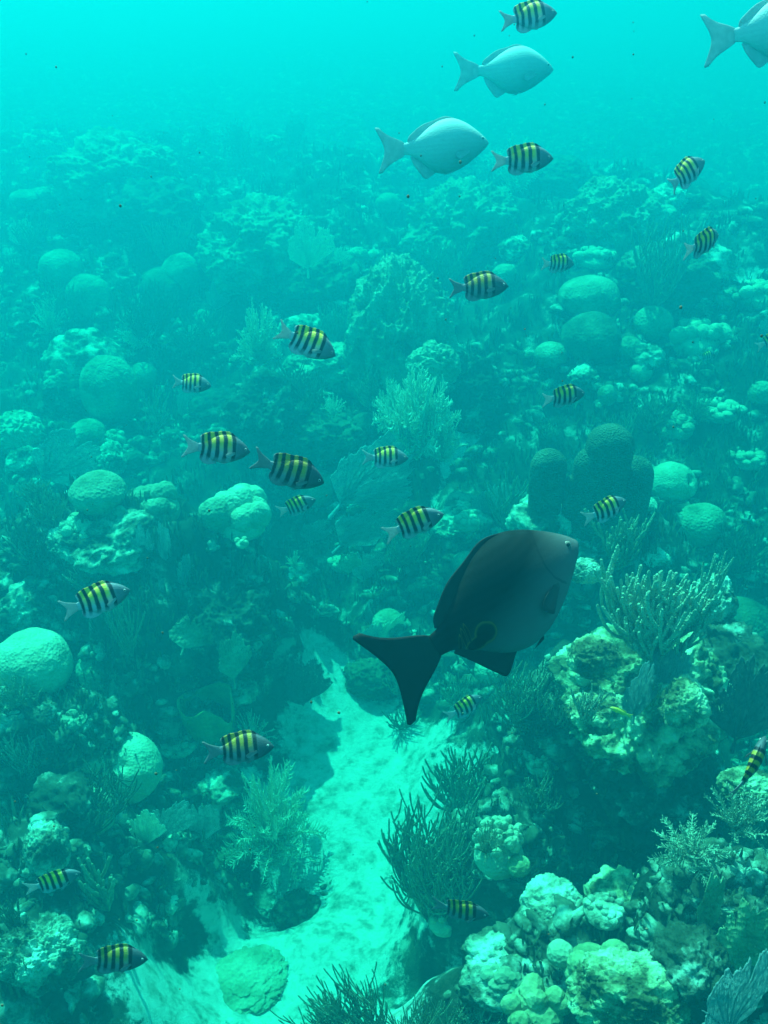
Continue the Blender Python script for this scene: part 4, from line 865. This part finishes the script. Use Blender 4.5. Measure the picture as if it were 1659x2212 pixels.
def scatter(n, kinds, ylo, yhi, size):
    done = 0; tries = 0
    while done < n and tries < n * 12:
        tries += 1
        py = ylo + (yhi - ylo) * arng.uniform() ** .8; px = arng.uniform(-40, 1700); p, ok = free(px, py)
        if not ok or (px > 1150 and py > 1350): continue
        kind, phrase, mats = kinds[int(arng.integers(len(kinds)))]; sd = int(arng.integers(1, 4)); m = mats[int(arng.integers(len(mats)))]
        d = depth_of(p); s = arng.uniform(*size) * (FOC / d)          # real size in metres -> picture size
        tint = {'rod_dark': 'dark ', 'brain_dark': 'brown ', 'fan_dark': 'dark ', 'pale_rock': 'pale ', 'rock': 'mottled ', 'lobed': 'pale ', 'brain': 'tan ', 'plume': 'pale ', 'rod': 'tan ', 'rod_pale': 'pale ', 'fan': 'grey ', 'yellow': 'yellow '}[m]
        hz = 'hazy ' if d > 9 else ''
        sz = 'small ' if s < 55 else 'low ' if kind == 'rock' else 'mid-sized '
        lab = auto_label(hz + sz + tint + phrase, px, py - s * .4)
        if not lab: continue
        rz = arng.uniform(0, 6.28); hk = arng.uniform(.75, 1.25); tw = arng.uniform(-.6, .6)
        if lab in HIDDEN: done += 1; continue
        g = {'rock': 'rocks and rubble blocks over the reef', 'dome': 'small coral domes over the reef', 'lobed': 'small lumpy corals over the reef', 'rod': 'small sea rods over the reef', 'plume': 'small sea plumes over the reef', 'fan': 'small sea fans over the reef'}[kind]
        if kind == 'rock': rock(px, py, s * 1.3, s * .9, lab, 40 + sd, m, group=g, amp=.45, p=p, rz=rz, lv=4)
        elif kind == 'dome': dome(px, py - s * .3, s * .5, lab, hk * .9, 40 + sd, m, g, lv=5)
        elif kind == 'lobed': lobed(px, py, s, lab, 40 + sd, 15, m, (.16, .34), hk * .9, g, p=p)
        elif kind == 'rod': soft('rod', px, py, s * 1.1, s * hk * 1.1, lab, 40 + sd, m, g, rz=tw, p=p, r=.016, prim=7, levels=2, kids=4, flat=.6, sides=5)
        elif kind == 'plume': soft('plume', px, py, s * 1.2, s, lab, 40 + sd, m, g, rz=rz, p=p, prim=20, pin=10, plen=.17, r=.015)
        else: soft('fan', px, py, s, s * .9, lab, 40 + sd, m, g, rz=tw, p=p, roll=tw * .8)
        done += 1
KN = [('rock', 'rock', ('pale_rock', 'rock', 'pale_rock')), ('dome', 'coral dome', ('brain', 'brain_dark')), ('lobed', 'lumpy coral', ('lobed', 'brain')), ('rod', 'sea rod', ('rod', 'rod_dark', 'rod_pale')), ('plume', 'sea plume', ('plume', 'rod')), ('fan', 'sea fan', ('fan', 'plume'))]
scatter(56, KN + [KN[0], KN[2], KN[2], KN[3]], 250, 800, (.16, .5))
scatter(48, KN + [KN[0], KN[2], KN[3], KN[3]], 800, 1300, (.10, .30))
scatter(34, KN + [KN[0], KN[3]], 1300, 2150, (.08, .2))
# ------------------------------------------------------------------ rubble crumbs and algae turf that nobody could count
def rubble():
    rng = np.random.default_rng(8); mb = MB(); base = []
    for s in range(14):
        V, F = ico(2); V = V * (1 + .45 * fbm(V * 1.8 + s * 5, 3, s)[:, None] + .15 * noise3(V * 5 + s, s)[:, None]); base.append((V, F))
    n = 8500; px = rng.uniform(-150, 1810, n); py = 240 + 2050 * rng.uniform(0, 1, n) ** 1.15
    for x, y in zip(px, py):
        d = ray(x, y); p = quick(d)
        if p is None: continue
        s_ = float(chan(np.array([p[0]]), np.array([p[1]]))[0]); dd = depth_of(p)
        cl = noise3(p[None] * 1.3, 71)[0]
        if s_ > .2 and (cl < .22 or rng.uniform() > .7): continue
        if s_ <= .2 and cl < -.15: continue
        V, F = base[int(rng.integers(14))]; r = (.45 if s_ > .2 else 1) * rng.uniform(.008, .022) * rng.choice([1, 1, 1.7]) * (.6 + .16 * dd); a = rng.uniform(0, 6.28); c, s = math.cos(a), math.sin(a)
        q = V * r * np.array((1.25, rng.uniform(.45, .9), rng.uniform(.35, 1.0))); q = np.stack([q[:, 0] * c - q[:, 1] * s, q[:, 0] * s + q[:, 1] * c, q[:, 2]], 1)
        mb.add(q + p + np.array((0, 0, r * .2)), F)
    tag(link('coral_rubble', mb.mesh('coral_rubble'), M['rubble']), None, None, kind='stuff')
TT = np.concatenate([np.linspace(1.2, 12, 260), np.linspace(12.1, 40, 160)])
def quick(d):
    p = CAM[None, :] + d[None, :] * TT[:, None]; k = int(np.argmax(p[:, 2] < HG(p[:, 0], p[:, 1])))
    if not k: return None
    q = p[k].copy(); q[2] = HG(q[None, 0], q[None, 1])[0]; return q
_gx = np.linspace(-14, 14, 900); _gy = np.linspace(.3, 34, 1100); _gh = height(*np.meshgrid(_gx, _gy))
def HG(x, y):
    i = np.clip(((x - _gx[0]) / (_gx[1] - _gx[0])), 0, 898.99); j = np.clip(((y - _gy[0]) / (_gy[1] - _gy[0])), 0, 1098.99)
    a, b = i.astype(int), j.astype(int); u, v = i - a, j - b
    return _gh[b, a] * (1 - u) * (1 - v) + _gh[b, a + 1] * u * (1 - v) + _gh[b + 1, a] * (1 - u) * v + _gh[b + 1, a + 1] * u * v
def turf():
    rng = np.random.default_rng(9); n = 7000; mb = MB(); px = rng.uniform(-150, 1810, n); py = 260 + 2030 * rng.uniform(0, 1, n) ** 1.1; C, FF, k0 = [], [], 0
    for x, y in zip(px, py):
        p = quick(ray(x, y))
        if p is None or float(chan(np.array([p[0]]), np.array([p[1]]))[0]) > .15: continue
        if depth_of(p) < 3.6 and rng.uniform() > .25: continue
        s = rng.uniform(.02, .06) * (.6 + .12 * depth_of(p))
        for b in range(6):
            a = rng.uniform(0, 6.28); o = p + rng.normal(size=3) * (s * .4, s * .4, 0); ln = s * rng.uniform(.6, 1.3); t = np.array((math.cos(a), math.sin(a), 0)); f = np.array((-t[1], t[0], 0)) * rng.uniform(-.6, .6) * ln; wd = s * .10
            C += [o - t * wd, o + t * wd, o + t * wd * .9 + f * .4 + UP * ln * .6, o - t * wd * .9 + f * .4 + UP * ln * .6, o + f + UP * ln, o + f + UP * ln + t * wd * .3]
            FF += [(k0, k0 + 1, k0 + 2, k0 + 3), (k0 + 3, k0 + 2, k0 + 5, k0 + 4)]; k0 += 6
    mb.add(np.array(C), np.array(FF)); tag(link('algae_turf', mb.mesh('algae_turf'), M['turf']), None, None, kind='stuff')
rubble(); turf()




# ------------------------------------------------------------------ sea water
def build_water():
    x, y0, y1, z0, z1 = 56, -5, 72, -2.2, 4.2
    V = [(-x, y0, z0), (x, y0, z0), (x, y1, z0), (-x, y1, z0), (-x, y0, z1), (x, y0, z1), (x, y1, z1), (-x, y1, z1)]
    F = [(0, 3, 2, 1), (4, 5, 6, 7), (0, 1, 5, 4), (1, 2, 6, 5), (2, 3, 7, 6), (3, 0, 4, 7)]
    mb = MB(); mb.add(V, F); me = mb.mesh('haze', smooth=False)
    m = bpy.data.materials.new('sea_water'); m.use_nodes = True; n = m.node_tree; n.nodes.clear()
    out = n.nodes.new('ShaderNodeOutputMaterial'); pv = n.nodes.new('ShaderNodeVolumePrincipled')
    pv.inputs['Color'].default_value = (.002, .105, .140, 1)
    pv.inputs['Absorption Color'].default_value = (.005, .80, .715, 1)
    pv.inputs['Density'].default_value = .60
    pv.inputs['Anisotropy'].default_value = .5
    n.links.new(pv.outputs[0], out.inputs['Volume'])
    tag(link('haze', me, m), None, None, kind='stuff')
build_water()
